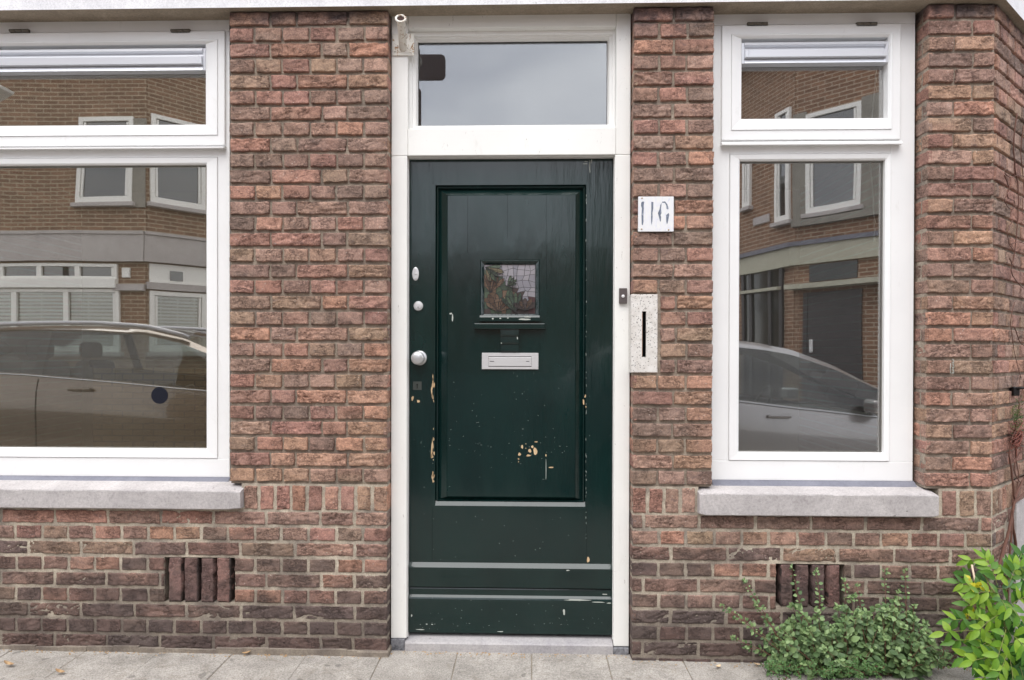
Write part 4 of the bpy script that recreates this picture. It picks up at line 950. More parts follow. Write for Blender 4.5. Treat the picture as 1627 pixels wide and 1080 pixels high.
# litter: dry leaves on the slabs
M = Mat('dry_leaf', rough=.7); M.color(M.ramp(M.noise(60, 3, .6), [(.3, srgb(138, 106, 74)), (.7, srgb(188, 158, 118))])); M_dry = M.m
def leafmesh(m, c, L, W, yaw, pitch=.1, curl=.25, roll=0):
    Mx = Matrix.Translation(c) @ Matrix.Rotation(yaw, 4, 'Z') @ Matrix.Rotation(pitch, 4, 'Y') @ Matrix.Rotation(roll, 4, 'X'); n = 6; rows = []
    for i in range(n + 1):
        t = i / n; w_ = W * math.sin(math.pi * min(t * .96 + .03, 1)) ** .8 * .5
        rows.append([m.bm.verts.new(Mx @ Vector(((t - .5) * L, s_ * w_, curl * L * (t - .5) ** 2 + abs(s_) * w_ * .6))) for s_ in (-1, 0, 1)])
    for a, b in zip(rows, rows[1:]):
        for k in range(2): m.bm.faces.new((a[k], a[k + 1], b[k + 1], b[k])).smooth = True
def gpt(px, py):   # photo pixel on the pavement
    d = ray(px, py); t = (.0 + zgl * .5 + zgr * .5 - CAM[2]) / d.z; return Vector((CAM[0] + d.x * t, CAM[1] + d.y * t, 0))
litter = [(13.5, 1062, .045, 'curled brown dry leaf lying at the far left of the pavement'), (399, 1034.5, .036, 'orange dry leaf standing against the brick foot left of the door'), (95, 1074, .042, 'flat tan dry leaf on the slab joint below the left window'),
          (1141, 1060, .034, 'cream dry leaf at the wall foot left of the weed'), (1202, 1056, .032, 'cream dry leaf touching the left foot of the weed'), (1292, 1069, .034, 'cream dry leaf in front of the weed')]
for px, py, L_, lab in litter:
    p_ = gpt(px, py); p_.y = min(p_.y, -.02); x = p_.x; m = MB(); leafmesh(m, Vector((x, p_.y, zg(x) + .008)), L_, L_ * .45, random.uniform(-.8, .8), random.uniform(-.2, .3), .9)
    tag(m.build('dry_leaf', M_dry if px < 500 else Mat('bleached_leaf', srgb(214, 186, 150), .7).m, fix=False), lab, 'leaf', 'dry leaves on the pavement')
# crumbs and grit along the wall foot
m = MB()
for k in range(420):
    x = random.uniform(-2.3, 1.9); y = -abs(random.gauss(0, .02)) - .004
    if X_P1[1] < x < X_P2[0]: y += .05
    s_ = random.uniform(.001, .0035); m.box(x, x + s_ * random.uniform(1, 2.5), y, y + s_, zg(x) - .001, zg(x) + s_ * .8)
tag(m.build('grit', Mat('tan_grit', srgb(172, 142, 104), .9).m), 'tan grit and crumbs along the foot of the wall', 'grit', kind='stuff')

# ------------------------------------------------------------------ the other side of the street (seen mirrored in the panes)
YM = .108
def virt(px, D):      # virtual point at camera depth D behind the pane -> real (x, y)
    d = ray(px, 560); yv = CAM[1] + D; t = (yv - CAM[1]) / d.y; return Vector((CAM[0] + d.x * t, 2 * YM - yv, 0))
class Face:
    def __init__(s, a, b, house, nrm_y=1):
        """wall from real point a to b; local x runs so that local +y points into the building"""
        s.a, s.b = a, b; u = (b - a).normalized(); y = Vector((0, 0, 1)).cross(u)
        mid = (a + b) / 2
        if y.dot(mid - Vector((0, 0, 0))) < 0: s.a, s.b = b, a; u = -u; y = -y
        s.u, s.y = u, y; s.len = (b - a).length; s.house = house
        s.M = Matrix(((u.x, y.x, 0, s.a.x), (u.y, y.y, 0, s.a.y), (0, 0, 1, 0), (0, 0, 0, 1)))
    def loc(s, px, py):
        d = ray(px, py); t0 = (YM - CAM[1]) / d.y; h = Vector((d.x * t0 + CAM[0], YM, d.z * t0 + CAM[2])); r = Vector((d.x, -d.y, d.z))
        n = s.y; t = (s.a - h).dot(n) / r.dot(n); q = h + r * t; return ((q - s.a).dot(s.u), q.z)
    def rect(s, px0, py0, px1, py1):
        a, b = s.loc(px0, py0), s.loc(px1, py1); c, d = s.loc((px0 + px1) / 2, py0), s.loc((px0 + px1) / 2, py1)
        return min(a[0], b[0]), max(a[0], b[0]), min(c[1], d[1]), max(c[1], d[1])
    def put(s, m, name, mats, parent=None):
        o = m.build(name, mats); o.matrix_world = s.M; p = parent or s.house
        o.parent = p
        W = Matrix.Identity(4); q = p; chain = []
        while q: chain.append(q); q = q.parent
        for q in reversed(chain): W = W @ q.matrix_parent_inverse @ q.matrix_basis
        o.matrix_parent_inverse = W.inverted(); return o
M_op = Mat('opposite_pane', (.012, .014, .016, 1), .03, spec=.5); M_op.b.inputs['IOR'].default_value = 2.1; M_op = M_op.m
M_wht = Mat('opposite_white_paint', srgb(238, 236, 230), .5).m
M_stuc = concrete('grey_render', srgb(132, 128, 120), srgb(152, 148, 138), .5, .8)
M_bandg = concrete('grey_band', srgb(172, 166, 164), srgb(194, 188, 184), .3, .5)
M_bandc = concrete('cream_band', srgb(178, 176, 158), srgb(198, 195, 176), .3, .5)
M_blind = Mat('white_blind', srgb(214, 212, 200), .6).m
M_shop = Mat('dark_shop_door', srgb(50, 48, 50), .4).m
M_shopg = Mat('dark_shop_glass', (.02, .024, .022, 1), .06).m
def owin(f, r, fw_=.07, blind=False, mull=0, sill=True, name='window', low=.09, mat=None):
    x0, x1, z0, z1 = r; m = MB()
    m.box(x0, x0 + fw_, -.05, .01, z0, z1, .004); m.box(x1 - fw_, x1, -.05, .01, z0, z1, .004)
    m.box(x0 + fw_, x1 - fw_, -.05, .01, z0, z0 + low, .004); m.box(x0 + fw_, x1 - fw_, -.05, .01, z1 - fw_, z1, .004)
    m.box(x0 + fw_ + .01, x0 + fw_ + .045, -.035, .01, z0 + low + .01, z1 - fw_ - .01); m.box(x1 - fw_ - .045, x1 - fw_ - .01, -.035, .01, z0 + low + .01, z1 - fw_ - .01)
    for k in range(mull):
        c = lerp(x0, x1, (k + 1) / (mull + 1)); m.box(c - .04, c + .04, -.052, .01, z0 + low + .001, z1 - fw_ - .001)
    w_ = f.put(m, name, M_wht)
    m = MB(); m.box(x0 + fw_, x1 - fw_, -.012, -.006, z0 + low, z1 - fw_)
    f.put(m, 'pane', mat or (glass_op if blind else M_op), w_)
    if blind:
        m = MB(); z = z0 + low + .02
        while z < z1 - fw_ - .01:
            m.box(x0 + fw_ + .05, x1 - fw_ - .05, -.004, .014, z, z + .030); z += .058
        for t in (.2, .5, .8): c = lerp(x0, x1, t); m.box(c - .008, c + .008, -.0055, -.0045, z0 + low, z1 - fw_)
        f.put(m, 'blind', M_blind, w_)
        m = MB(); m.box(x0 + fw_, x1 - fw_, .015, .02, z0 + low, z1 - fw_); f.put(m, 'dark_room', M_shop, w_)
    if sill:
        m = MB(); m.box(x0 - .05, x1 + .05, -.10, .02, z0 - .07, z0 - .004, .006); f.put(m, 'window_sill', M_bandg, w_)
    return w_
glass_op = glass_material('blind_window_glass', .10)
# left-hand building: front and bevelled corner
cL = virt(231, 10.72); eL = virt(331, 11.45); eL2 = cL + (eL - cL) * 1.28; sL = Vector((-17, cL.y + .05, 0)); bL = eL2 + Vector((-.35, -9, 0))
hL = empty('opposite_house', (cL.x - 3, cL.y - 2, 0), 'brown brick house with grey band and slatted blinds, mirrored in the wide left window', 'house', 'houses across the street')
FL = Face(sL, cL, hL); FB = Face(cL, eL2, hL); FS = Face(eL2, bL, hL)
HT = 6.9
for f in (FL, FB, FS):
    m = MB(); m.box(-.02, f.len + .0, 0, .3, -.3, HT); wa = f.put(m, 'wall', M_far)
    m = MB(); m.box(-.3, f.len + .3, -.35, .5, HT + .01, HT + .25); f.put(m, 'roof_edge', M_wht)
for f in (FL, FB, FS):
    a = FL.loc(150, 415.3)[1]; b = FL.loc(150, 373)[1]; m = MB(); m.box(-.03, f.len + .03, -.09, .0, a, b); m.box(-.03, f.len + .03, -.11, .0, b + .002, b + .05); f.put(m, 'concrete_band', M_bandg)
owin(FL, FL.rect(124, 186, 213, 322)); owin(FB, FB.rect(239, 190, 326, 328))
owin(FL, FL.rect(-150, 200, -60, 322)); owin(FS, (2, 3.2, 3.9, 5.4)); owin(FS, (5, 6.2, 3.9, 5.4))
r = FL.rect(212, 188, 233, 330); m = MB(); m.box(min(r[0], r[1]) - .0, r[1] + .06, -.03, .0, r[2], r[3]); FL.put(m, 'rendered_pier', M_stuc)
owin(FL, FL.rect(-60, 459, 193, 560), .06, True, 2, low=.10); owin(FL, FL.rect(-60, 419, 190, 444), .05, False, 3, False, low=.05)
r = FL.rect(-60, 443.5, 190, 458); m = MB(); m.box(r[0], r[1], -.10, .0, r[2], r[3]); FL.put(m, 'transom_board', M_wht)
owin(FB, FB.rect(238, 464, 326, 560), .07, True, low=.10)
r = FB.rect(238, 422, 330, 451); m = MB(); m.box(r[0], r[1], -.03, .0, r[2], r[3]); m.box(r[0], r[1], -.05, -.03, r[2], r[2] + .03); wp = FB.put(m, 'white_panel', M_wht)
r = FB.rect(270, 431, 290, 446); m = MB(); m.box(r[0], r[1], -.04, -.0301, r[2], r[3]); FB.put(m, 'vent_pane', M_op, wp)
for f, a in ((FL, (184, 233)), (FB, (233, 340))):
    r = f.rect(a[0], 451.5, a[1], 462); m = MB(); m.box(r[0], r[1], -.07, .0, r[2], r[3]); f.put(m, 'ledge', M_bandg)
r = FL.rect(197, 425, 210, 441); m = MB(); m.box(r[0], r[1], -.04, .0, r[2], r[3], .01); FL.put(m, 'alarm_box', M_wht)
# right-hand building
aR = virt(1172, 12.75); cR = virt(1258.5, 11.2); eR = virt(1397, 10.22); eR2 = cR + (eR - cR) * 1.45; aR2 = cR + (aR - cR) * 5; sR = Vector((17, eR2.y, 0))
hR = empty('opposite_house', (eR2.x + 2, eR2.y - 2, 0), 'reddish brick corner building mirrored in the right window, with cream band and dark shop door', 'house', 'houses across the street')
FA = Face(aR2, cR, hR); FC = Face(cR, eR2, hR); FD = Face(eR2, sR, hR)
for f in (FA, FC, FD):
    m = MB(); m.box(-.02, f.len, 0, .3, -.3, HT - .5); f.put(m, 'wall', M_far2)
    m = MB(); m.box(-.3, f.len + .3, -.35, .5, HT - .49, HT - .3); f.put(m, 'roof_edge', M_wht)
    a = FC.loc(1300, 416.5)[1]; b = FC.loc(1300, 386)[1]
    m = MB(); m.box(-.03, f.len + .03, -.09, .0, a, b); f.put(m, 'concrete_band', M_bandc)
    m = MB(); m.box(-.03, f.len + .03, -.13, .0, b + .002, b + .07); f.put(m, 'gutter', M_lead)
owin(FC, FC.rect(1281, 172, 1368, 332)); owin(FA, FA.rect(1235, 176, 1256, 350), .06); owin(FA, FA.rect(1185, 200, 1196, 328), .06)
r = FC.rect(1259, 165, 1400, 340); x0_, x1_ = r[0] - .0, r[1] + .5; w1 = FC.rect(1281, 172, 1368, 332)
m = MB(); m.box(-.02, w1[0] - .001, -.035, 0, r[2], r[3]); m.box(w1[1] + .001, FC.len, -.035, 0, r[2], r[3]); m.box(-.02, FC.len, -.10, 0, r[2] - .10, r[2] - .002); FC.put(m, 'rendered_bay', M_stuc)
r = FA.rect(1200, 342, 1224, 354); m = MB(); m.box(r[0], r[1], -.02, 0, r[2], r[3]); FA.put(m, 'wall_plate', M_bandg)
r = FC.rect(1283, 462, 1364, 640); m = MB(); m.box(r[0], r[1], -.02, 0, -.1, r[3]); m.box(r[0] - .07, r[0], -.03, 0, -.1, r[3]); m.box(r[1], r[1] + .07, -.03, 0, -.1, r[3]); dd = FC.put(m, 'shop_door', M_shop)
a = FC.loc(1290, 552); m = MB(); m.box(a[0] - .03, a[0] + .03, -.06, -.021, a[1] - .1, a[1] + .1, .01); FC.put(m, 'door_handle', M_steel, dd)
r = FC.rect(1285, 416, 1364, 444); m = MB(); m.box(r[0], r[1], -.02, 0, r[2], r[3]); FC.put(m, 'fanlight', M_shopg)
r = FC.rect(1262, 448, 1397, 456); m = MB(); m.box(-.05, FC.len, -.30, 0, r[2], r[3]); FC.put(m, 'canopy', M_bandc)
r = FA.rect(1180, 425, 1244, 560); m = MB(); m.box(FA.rect(1180, 425, 1244, 560)[0], r[1], -.02, 0, .5, r[3]); sg_ = FA.put(m, 'shop_window', M_shopg)
rr = FA.rect(1180, 459, 1244, 464); m = MB(); m.box(r[0], r[1], -.12, -.021, rr[2], rr[3]); FA.put(m, 'canopy', M_bandc)
m = MB()
for px_ in (1184, 1196, 1226, 1243): c = FA.loc(px_, 500)[0]; m.box(c - .04, c + .04, -.05, -.021, .4, r[3])
FA.put(m, 'mullions', M_shop, sg_)
# houses closing the side street, far behind
M_tile = Mat('red_roof_tiles', srgb(112, 58, 46), .8).m
for k, (x, lab) in enumerate(((-9.5, 'distant brick terraced house at the left end of the side street'), (-1.6, 'distant brick terraced house in the middle of the side street'), (6.0, 'distant brick terraced house at the right end of the side street'))):
    h = empty('terraced_house', (x, -46, 0), lab, 'house', 'terraced houses closing the side street'); y0 = -42
    m = MB(); m.box(x - 3.85, x + 3.85, y0 - 8, y0, -.3, 5.6); setp(m.build('wall', M_far2), h)
    m = MB(); m.prism([(x - 3.9, y0 + .3, 5.61), (x - 3.9, y0 - 4, 8.2 + k * .3), (x - 3.9, y0 - 8.3, 5.61)], (7.8, 0, 0)); rf = setp(m.build('roof', M_tile), h)
    m = MB(); m.box(x + 2.4, x + 3.2, y0 - 4.4, y0 - 3.6, 7, 9.2); setp(m.build('chimney', M_far2), rf)
    for i in range(3):
        for z_ in (.9, 3.6):
            xx = x - 2.7 + i * 2; m = MB(); m.ring(xx, xx + 1.3, z_, z_ + 1.5, [(0, y0 + .0), (0, y0 + .05), (.09, y0 + .05), (.09, y0 + .02)]); wi = setp(m.build('window', M_wht), h)
            m = MB(); m.box(xx + .09, xx + 1.21, y0 + .005, y0 + .019, z_ + .09, z_ + 1.41); setp(m.build('pane', M_op), wi)
# parking sign on a post, mirrored in the light over the door
yt_ = -3.4; dS = (2 * YM - yt_) - CAM[1]
def vpt(px, py, D): d = ray(px, py); t = D / d.y; return CAM[0] + d.x * t, CAM[2] + d.z * t
sx_, sz_ = vpt(648, 104, dS); e_ = vpt(707, 104, dS)[0]; hw = e_ - sx_; zt_, zb_ = vpt(660, 84, dS)[1], vpt(660, 125, dS)[1]
ps = empty('parking_sign', (sx_, yt_, 0), 'dark rounded sign plates mirrored at the left of the pane over the door', 'sign')
def rrect(m, x0, x1, z0, z1, y0, y1, r=.03):
    pts = []
    for cx, cz, a in ((x1 - r, z1 - r, 0), (x0 + r, z1 - r, 90), (x0 + r, z0 + r, 180), (x1 - r, z0 + r, 270)):
        for k in range(7): t = R(a + k * 15); pts.append((cx + r * math.cos(t), y0, cz + r * math.sin(t)))
    m.prism(pts, (0, y1 - y0, 0))
M_signb = Mat('dark_grey_metal', srgb(120, 110, 108), .5, .3).m
m = MB(); rrect(m, sx_ - hw, sx_ + hw, zb_, zt_, yt_, yt_ + .02, .05); setp(m.build('sign_plate', M_signb), ps)
x2_ = vpt(668, 160, dS)[0]; m = MB(); rrect(m, 2 * sx_ - x2_, x2_, vpt(660, 230, dS)[1], vpt(660, 138, dS)[1], yt_, yt_ + .02, .03); setp(m.build('sign_plate', M_signb), ps)
m = MB(); m.tube([(sx_, yt_ - .05, -.12), (sx_, yt_ - .05, zt_ - .05)], .035, 12); setp(m.build('post', M_signb), ps)
# street lamp mirrored at the top left
D_ = 9.2; lx, lz = vpt(8, 143, D_); ly = 2 * YM - (CAM[1] + D_)
sl = empty('street_lamp', (lx - 1.2, ly, 0), 'pale street lamp with wedge shaped head mirrored at the far left of the wide window', 'lamp')
m = MB(); m.tube([(lx - 1.2, ly, -.1), (lx - 1.2, ly, lz - .2), (lx - 1.1, ly, lz + .02), (lx - .2, ly, lz + .05)], .05, 12); setp(m.build('post', M_lead), sl)
m = MB(); m.prism([(lx - .35, ly - .12, lz + .05), (lx + .12, ly - .05, lz - .02), (lx + .10, ly - .05, lz - .05), (lx - .2, ly - .12, lz - .16), (lx - .4, ly - .12, lz - .10)], (0, .24, 0)); setp(m.build('lamp_head', M_wht), sl)

# ------------------------------------------------------------------ parked cars
M_tyre = Mat('tyre_rubber', srgb(34, 34, 34), .8).m; M_rim = Mat('rim_metal', srgb(170, 172, 175), .3, .8).m
M_cglass = glass_material('car_glass', .06, trans=(.62, .68, .66, 1)); M_int = Mat('car_interior', srgb(84, 80, 78), .8).m
M_lamp = Mat('lamp_lens', srgb(220, 224, 228), .1).m; M_rail = Mat('satin_rail', srgb(176, 176, 180), .35, .4).m; M_tail = Mat('tail_lens', srgb(140, 20, 18), .2).m
def car_paint(name, c, metal=.75, rough=.28):
    M = Mat(name, c, rough, metal, coat=1); M.b.inputs['Coat Roughness'].default_value = .03; return M.m
def interp(tab, x): return float(np.interp(x, [t[0] for t in tab], [t[1] for t in tab]))
def make_car(name, loc, paint, label, roof, belt, hw=.87, L=4.1, h0=.20, ws=None, rear=None, bp=(1.75, 1.83), ap=2.62, wheels=(.72, 3.28), rails=False):
    """x runs rear -> front; roof/belt are side-profile tables; near side is +y"""
    c = empty(name, loc, label, 'car', 'cars parked along the kerb')
    xs = sorted(set([round(x, 3) for x in np.linspace(0, L, 69)] + list(bp) + [ap, ws[0], ws[1], rear[0], rear[1]])); secs = []
    for x in xs:
        e = min(x, L - x); pinch = 1 - .16 * max(0, 1 - e / .55) ** 2.2
        b = interp(belt, x); r = max(interp(roof, x), b + .002); gh = min(1, (r - b) / .5)
        w_ = hw * pinch; lo = h0 + .10 * max(0, 1 - e / .3)
        pts = [(.94 * w_, lo), (.985 * w_, lo + .10), (1.0 * w_, lerp(lo, b, .45)), (1.008 * w_, lerp(lo, b, .68)), (.993 * w_, lerp(lo, b, .86)), (.955 * w_, b - .012), (.945 * w_, b + .006 * gh),
               (lerp(.90, .86, gh) * w_, lerp(b, r, .45)), (lerp(.82, .735, gh) * w_, lerp(b, r, .86)), (lerp(.74, .66, gh) * w_, lerp(b, r, .955)), (lerp(.4, .40, gh) * w_, lerp(b, r, .995)), (0, r + .004)]
        secs.append(pts)
    V = []; n = len(secs[0]); full = 2 * n - 1
    for x, pts in zip(xs, secs):
        V += [(x, y, z) for y, z in pts] + [(x, -y, z) for y, z in pts[-2::-1]]
    groups = {'body': [], 'side': [], 'wind': [], 'rearg': []}
    for i in range(len(xs) - 1):
        xm = (xs[i] + xs[i + 1]) / 2
        for j in range(full - 1):
            jj = min(j, full - 2 - j); f = (i * full + j, (i + 1) * full + j, (i + 1) * full + j + 1, i * full + j + 1); key = 'body'
            gap = interp(roof, xm) - interp(belt, xm)
            if jj in (6, 7) and gap > .09 and rear[1] - .05 < xm < ws[1] - .02: key = 'side'
            elif jj in (9, 10) and ws[0] < xm < ws[1]: key = 'wind'
            elif jj in (8, 9, 10) and rear[0] < xm < rear[1]: key = 'rearg' if jj != 8 else 'body'
            groups[key].append(f)
    def sub(nm, fs, mat, smooth=True):
        if not fs: return
        used = sorted({v for f in fs for v in f}); mp = {v: k for k, v in enumerate(used)}
        o = np_mesh(nm, [V[v] for v in used], [[mp[v] for v in f][::-1] for f in fs], mat, None, smooth=smooth); o.parent = c; return o
    sub('body', groups['body'], paint); sub('side_windows', groups['side'], M_cglass); sub('windscreen', groups['wind'], M_cglass); sub('rear_window', groups['rearg'], M_cglass)
    def part(m, nm, mat, parent=None): o = m.build(nm, mat); o.parent = parent or c; return o
    for xw in wheels:
        for s_ in (1, -1):
            Mx = Matrix.Translation((xw, s_ * (hw - .10), .31)) @ Matrix.Rotation(-s_ * math.pi / 2, 4, 'X')
            m = MB(); m.lathe([(.20, -.09), (.29, -.10), (.312, -.06), (.312, .07), (.29, .11), (.205, .105), (.20, .09)], Mx, 40); ty = part(m, 'wheel', M_tyre)
            m = MB(); m.lathe([(.205, .10), (.195, .075), (.19, .03), (0, .03)], Mx, 32); m.lathe([(.05, .03), (.05, .085), (.03, .09), (0, .09)], Mx, 20)
            for k in range(5):
                a = k * 2 * math.pi / 5; T = Mx @ Matrix.Rotation(a, 4, 'Z'); m.box(.03, .2, -.022, .022, .05, .09, .006, 1, T)
            part(m, 'rim', M_rim, ty)
            m = MB(); m.lathe([(0, 0), (.36, 0), (.36, .006), (0, .006)], Matrix.Translation((xw, s_ * (hw * 1.006), .34)) @ Matrix.Rotation(-s_ * math.pi / 2, 4, 'X') @ Matrix.Translation((0, 0, -.002)), 40)
            o = part(m, 'wheel_arch', M_tyre)
    # handles, mirrors, lamps, door lines
    for s_ in (1, -1):
        for hx_ in (bp[0] - .78, bp[0] - .06 + .15 - .35 + .12):
            pass
        for hx_ in (.86, 1.93):
            z = interp(belt, hx_) - .085; m = MB(); m.box(hx_ - .10, hx_ + .10, s_ * hw * .99, s_ * (hw * .99 + .035), z - .014, z + .014, .01, 2); part(m, 'door_handle', paint)
        m = MB(); zb2 = interp(belt, ap) + .02; m.box(ap - .03, ap + .10, s_ * hw * .96, s_ * (hw + .17), zb2, zb2 + .12, .03, 3); part(m, 'wing_mirror', paint)
        for hx_ in (bp[1], .62 + .3, ap + .28):
            m = MB(); z1 = interp(belt, hx_) - .03; pts = [(hx_ + dx_, s_ * (hw * k_ + .0015), lerp(h0 + .08, z1, t)) for t, k_, dx_ in ((0, .985, 0), (.4, 1.0, 0), (.65, 1.012, 0), (.86, .997, 0), (1, .965, 0))]
            m.tube(pts, .0035, 4, False); part(m, 'door_seam', M_tyre)
        z = interp(belt, L - .25) - .10; m = MB(); m.box(L - .34, L - .08, s_ * hw * .55, s_ * hw * .93, z - .07, z + .04, .03, 3); part(m, 'headlight', M_lamp)
        z = interp(belt, .15) - .12; m = MB(); m.box(-.01, .10, s_ * hw * .66, s_ * hw * .88, z - .12, z + .08, .02, 2); part(m, 'tail_light', M_tail)
        m = MB(); xb2 = (bp[0] + bp[1]) / 2; m.prism([(xb2 - .04, s_ * hw * .90, interp(belt, xb2)), (xb2 + .04, s_ * hw * .90, interp(belt, xb2)), (xb2 + .01, s_ * hw * .70, interp(roof, xb2) - .06), (xb2 - .07, s_ * hw * .70, interp(roof, xb2) - .06)], (0, -s_ * .03, 0)); part(m, 'door_pillar', M_tyre)
        if rails:
            m = MB(); m.tube([(x, s_ * hw * .70, interp(roof, x) + .012) for x in np.linspace(.45, 2.75, 20)], .02, 8); part(m, 'roof_rail', M_rail)
        # bright strip along the belt line
        m = MB(); m.tube([(x, s_ * (hw * .957), interp(belt, x) - .006) for x in np.linspace(rear[1], ws[1] - .1, 16)], .006, 5, False); part(m, 'belt_trim', M_rim)
    for x in (1.55, .55):
        for y in (-.36, .36):
            m = MB(); m.box(x - .25, x + .28, y - .24, y + .24, .38, .55, .06, 3); m.box(x - .38, x - .18, y - .23, y + .23, .5, interp(belt, x) + .12, .07, 3); m.box(x - .40, x - .26, y - .12, y + .12, interp(belt, x) + .14, interp(belt, x) + .30, .05, 3); part(m, 'seat', M_int)
    m = MB(); m.box(2.35, 2.95, -.7, .7, .55, .84, .08, 3); part(m, 'dashboard', M_int)
    m = MB(); Mx = Matrix.Translation((2.2, -.36, .86)) @ Matrix.Rotation(R(-68), 4, 'Y')
    m.tube([Mx @ Vector((.18 * math.cos(t), .18 * math.sin(t), 0)) for t in np.linspace(0, 2 * math.pi, 25)], .014, 8, False); part(m, 'steering_wheel', M_int)
    m = MB(); m.box(.05, L - .1, -hw * .8, hw * .8, h0 - .02, h0 + .12); part(m, 'underbody', M_tyre)
    return c
DC = 5.72
def carx(px): return vpt(px, 560, DC)[0]
yc_ = 2 * YM - (CAM[1] + DC)           # real y of the flank nearest to the pavement
roofR = [(0, .95), (.12, 1.14), (.5, 1.42), (1.0, 1.51), (1.57, 1.50), (1.9, 1.465), (2.13, 1.42), (2.5, 1.28), (2.8, 1.12), (3.35, .90), (3.8, .74), (4.0, .60), (4.1, .45)]
beltR = [(0, .92), (.15, 1.0), (.6, 1.01), (1.57, .97), (2.75, .845), (3.0, .83), (3.4, .80), (3.8, .70), (4.0, .58), (4.1, .44)]
ox = carx(1397) - 2.75
make_car('parked_car', (ox, yc_ - .87, -.12), car_paint('silver_car_paint', srgb(150, 148, 148), .5, .3), 'silver hatchback parked at the kerb, mirrored in the narrow right window', roofR, beltR, ws=(1.95, 3.3), ap=2.66, bp=(1.42, 1.50), rear=(.10, .55))
roofL = [(0, 1.05), (.12, 1.35), (.5, 1.55), (1.0, 1.60), (1.9, 1.61), (2.35, 1.585), (2.7, 1.50), (3.05, 1.35), (3.55, 1.07), (3.95, .92), (4.15, .75), (4.25, .5)]
beltL = [(0, 1.0), (.15, 1.15), (.6, 1.20), (1.4, 1.175), (3.05, 1.04), (3.55, .98), (3.95, .86), (4.15, .66), (4.25, .48)]
oxl = carx(333) - 3.05
make_car('parked_car', (oxl, yc_ - .87, -.12), car_paint('dark_taupe_car_paint', srgb(100, 88, 76), .5, .25), 'dark grey family car parked at the kerb, mirrored in the wide left window', roofL, beltL, L=4.25, ws=(2.2, 3.5), rear=(.08, .45), ap=3.2, rails=True, bp=(1.45, 1.55), wheels=(.75, 3.4))

# ------------------------------------------------------------------ plants
def foliage_mat(name, lo, hi, rough=.45, trans=.25):
    M = Mat(name, rough=rough, spec=.35); at = M.n('ShaderNodeAttribute', attribute_name='tone')
    c = M.mix(.6, at.outputs['Color'], M.ramp(M.noise(45, 3, .6), [(.3, (.8,) * 3), (.7, (1.2,) * 3)]), 'MULTIPLY'); M.color(c)
    tl = M.n('ShaderNodeBsdfTranslucent'); M.l(c, tl.inputs[0]); ms_ = M.n('ShaderNodeMixShader'); ms_.inputs[0].default_value = trans
    o = [n for n in M.nt.nodes if n.type == 'OUTPUT_MATERIAL'][0]; M.l(M.b.outputs[0], ms_.inputs[1]); M.l(tl.outputs[0], ms_.inputs[2]); M.l(ms_.outputs[0], o.inputs[0]); return M.m
M_weed = foliage_mat('weed_leaf', 0, 0, .5, .2); M_wist = foliage_mat('wisteria_leaf', 0, 0, .4, .35); M_stem = Mat('reddish_stem', srgb(112, 78, 62), .7).m; M_wood = Mat('vine_bark', srgb(98, 66, 54), .85).m
class Leaves:
    T = None
    def __init__(s, n=5):
        s.V = []; s.F = []; s.C = []; s.k = 0; s.n = n
        ts = np.linspace(0, 1, n + 1); s.ts = ts
    def add(s, p, d, nrm, L, Wd, col, tip=1.0, fold=.25, droop=.15):
        d = d.normalized(); side = d.cross(nrm)
        if side.length < 1e-3: side = d.cross(Vector((1, 0, 0)))
        side.normalize(); nn = side.cross(d).normalized(); n = s.n
        for i, t in enumerate(s.ts):
            w_ = Wd * .5 * (math.sin(math.pi * min(1, t ** .8)) ** .85 if 0 < t < 1 else 0.02) ; c = p + d * (L * t) - nn * (droop * L * t * t)
            for k in (-1, 0, 1): s.V.append(tuple(c + side * (k * w_) + nn * (abs(k) * w_ * fold)))
            s.C += [col] * 3
        for i in range(n):
            for k in range(2): a = s.k + i * 3 + k; s.F.append((a, a + 1, a + 4, a + 3))
        s.k += (n + 1) * 3
    def build(s, name, mat, parent): return np_mesh(name, s.V, s.F, mat, parent, np.array(s.C))
def wpt(px, py, y): x, z = P(px, py, y); return Vector((x, y, z))
def bez(a, b, c, n): return [a * (1 - t) ** 2 + b * 2 * t * (1 - t) + c * t * t for t in np.linspace(0, 1, n)]
def rv(s=1): return Vector((random.gauss(0, s), random.gauss(0, s), random.gauss(0, s)))
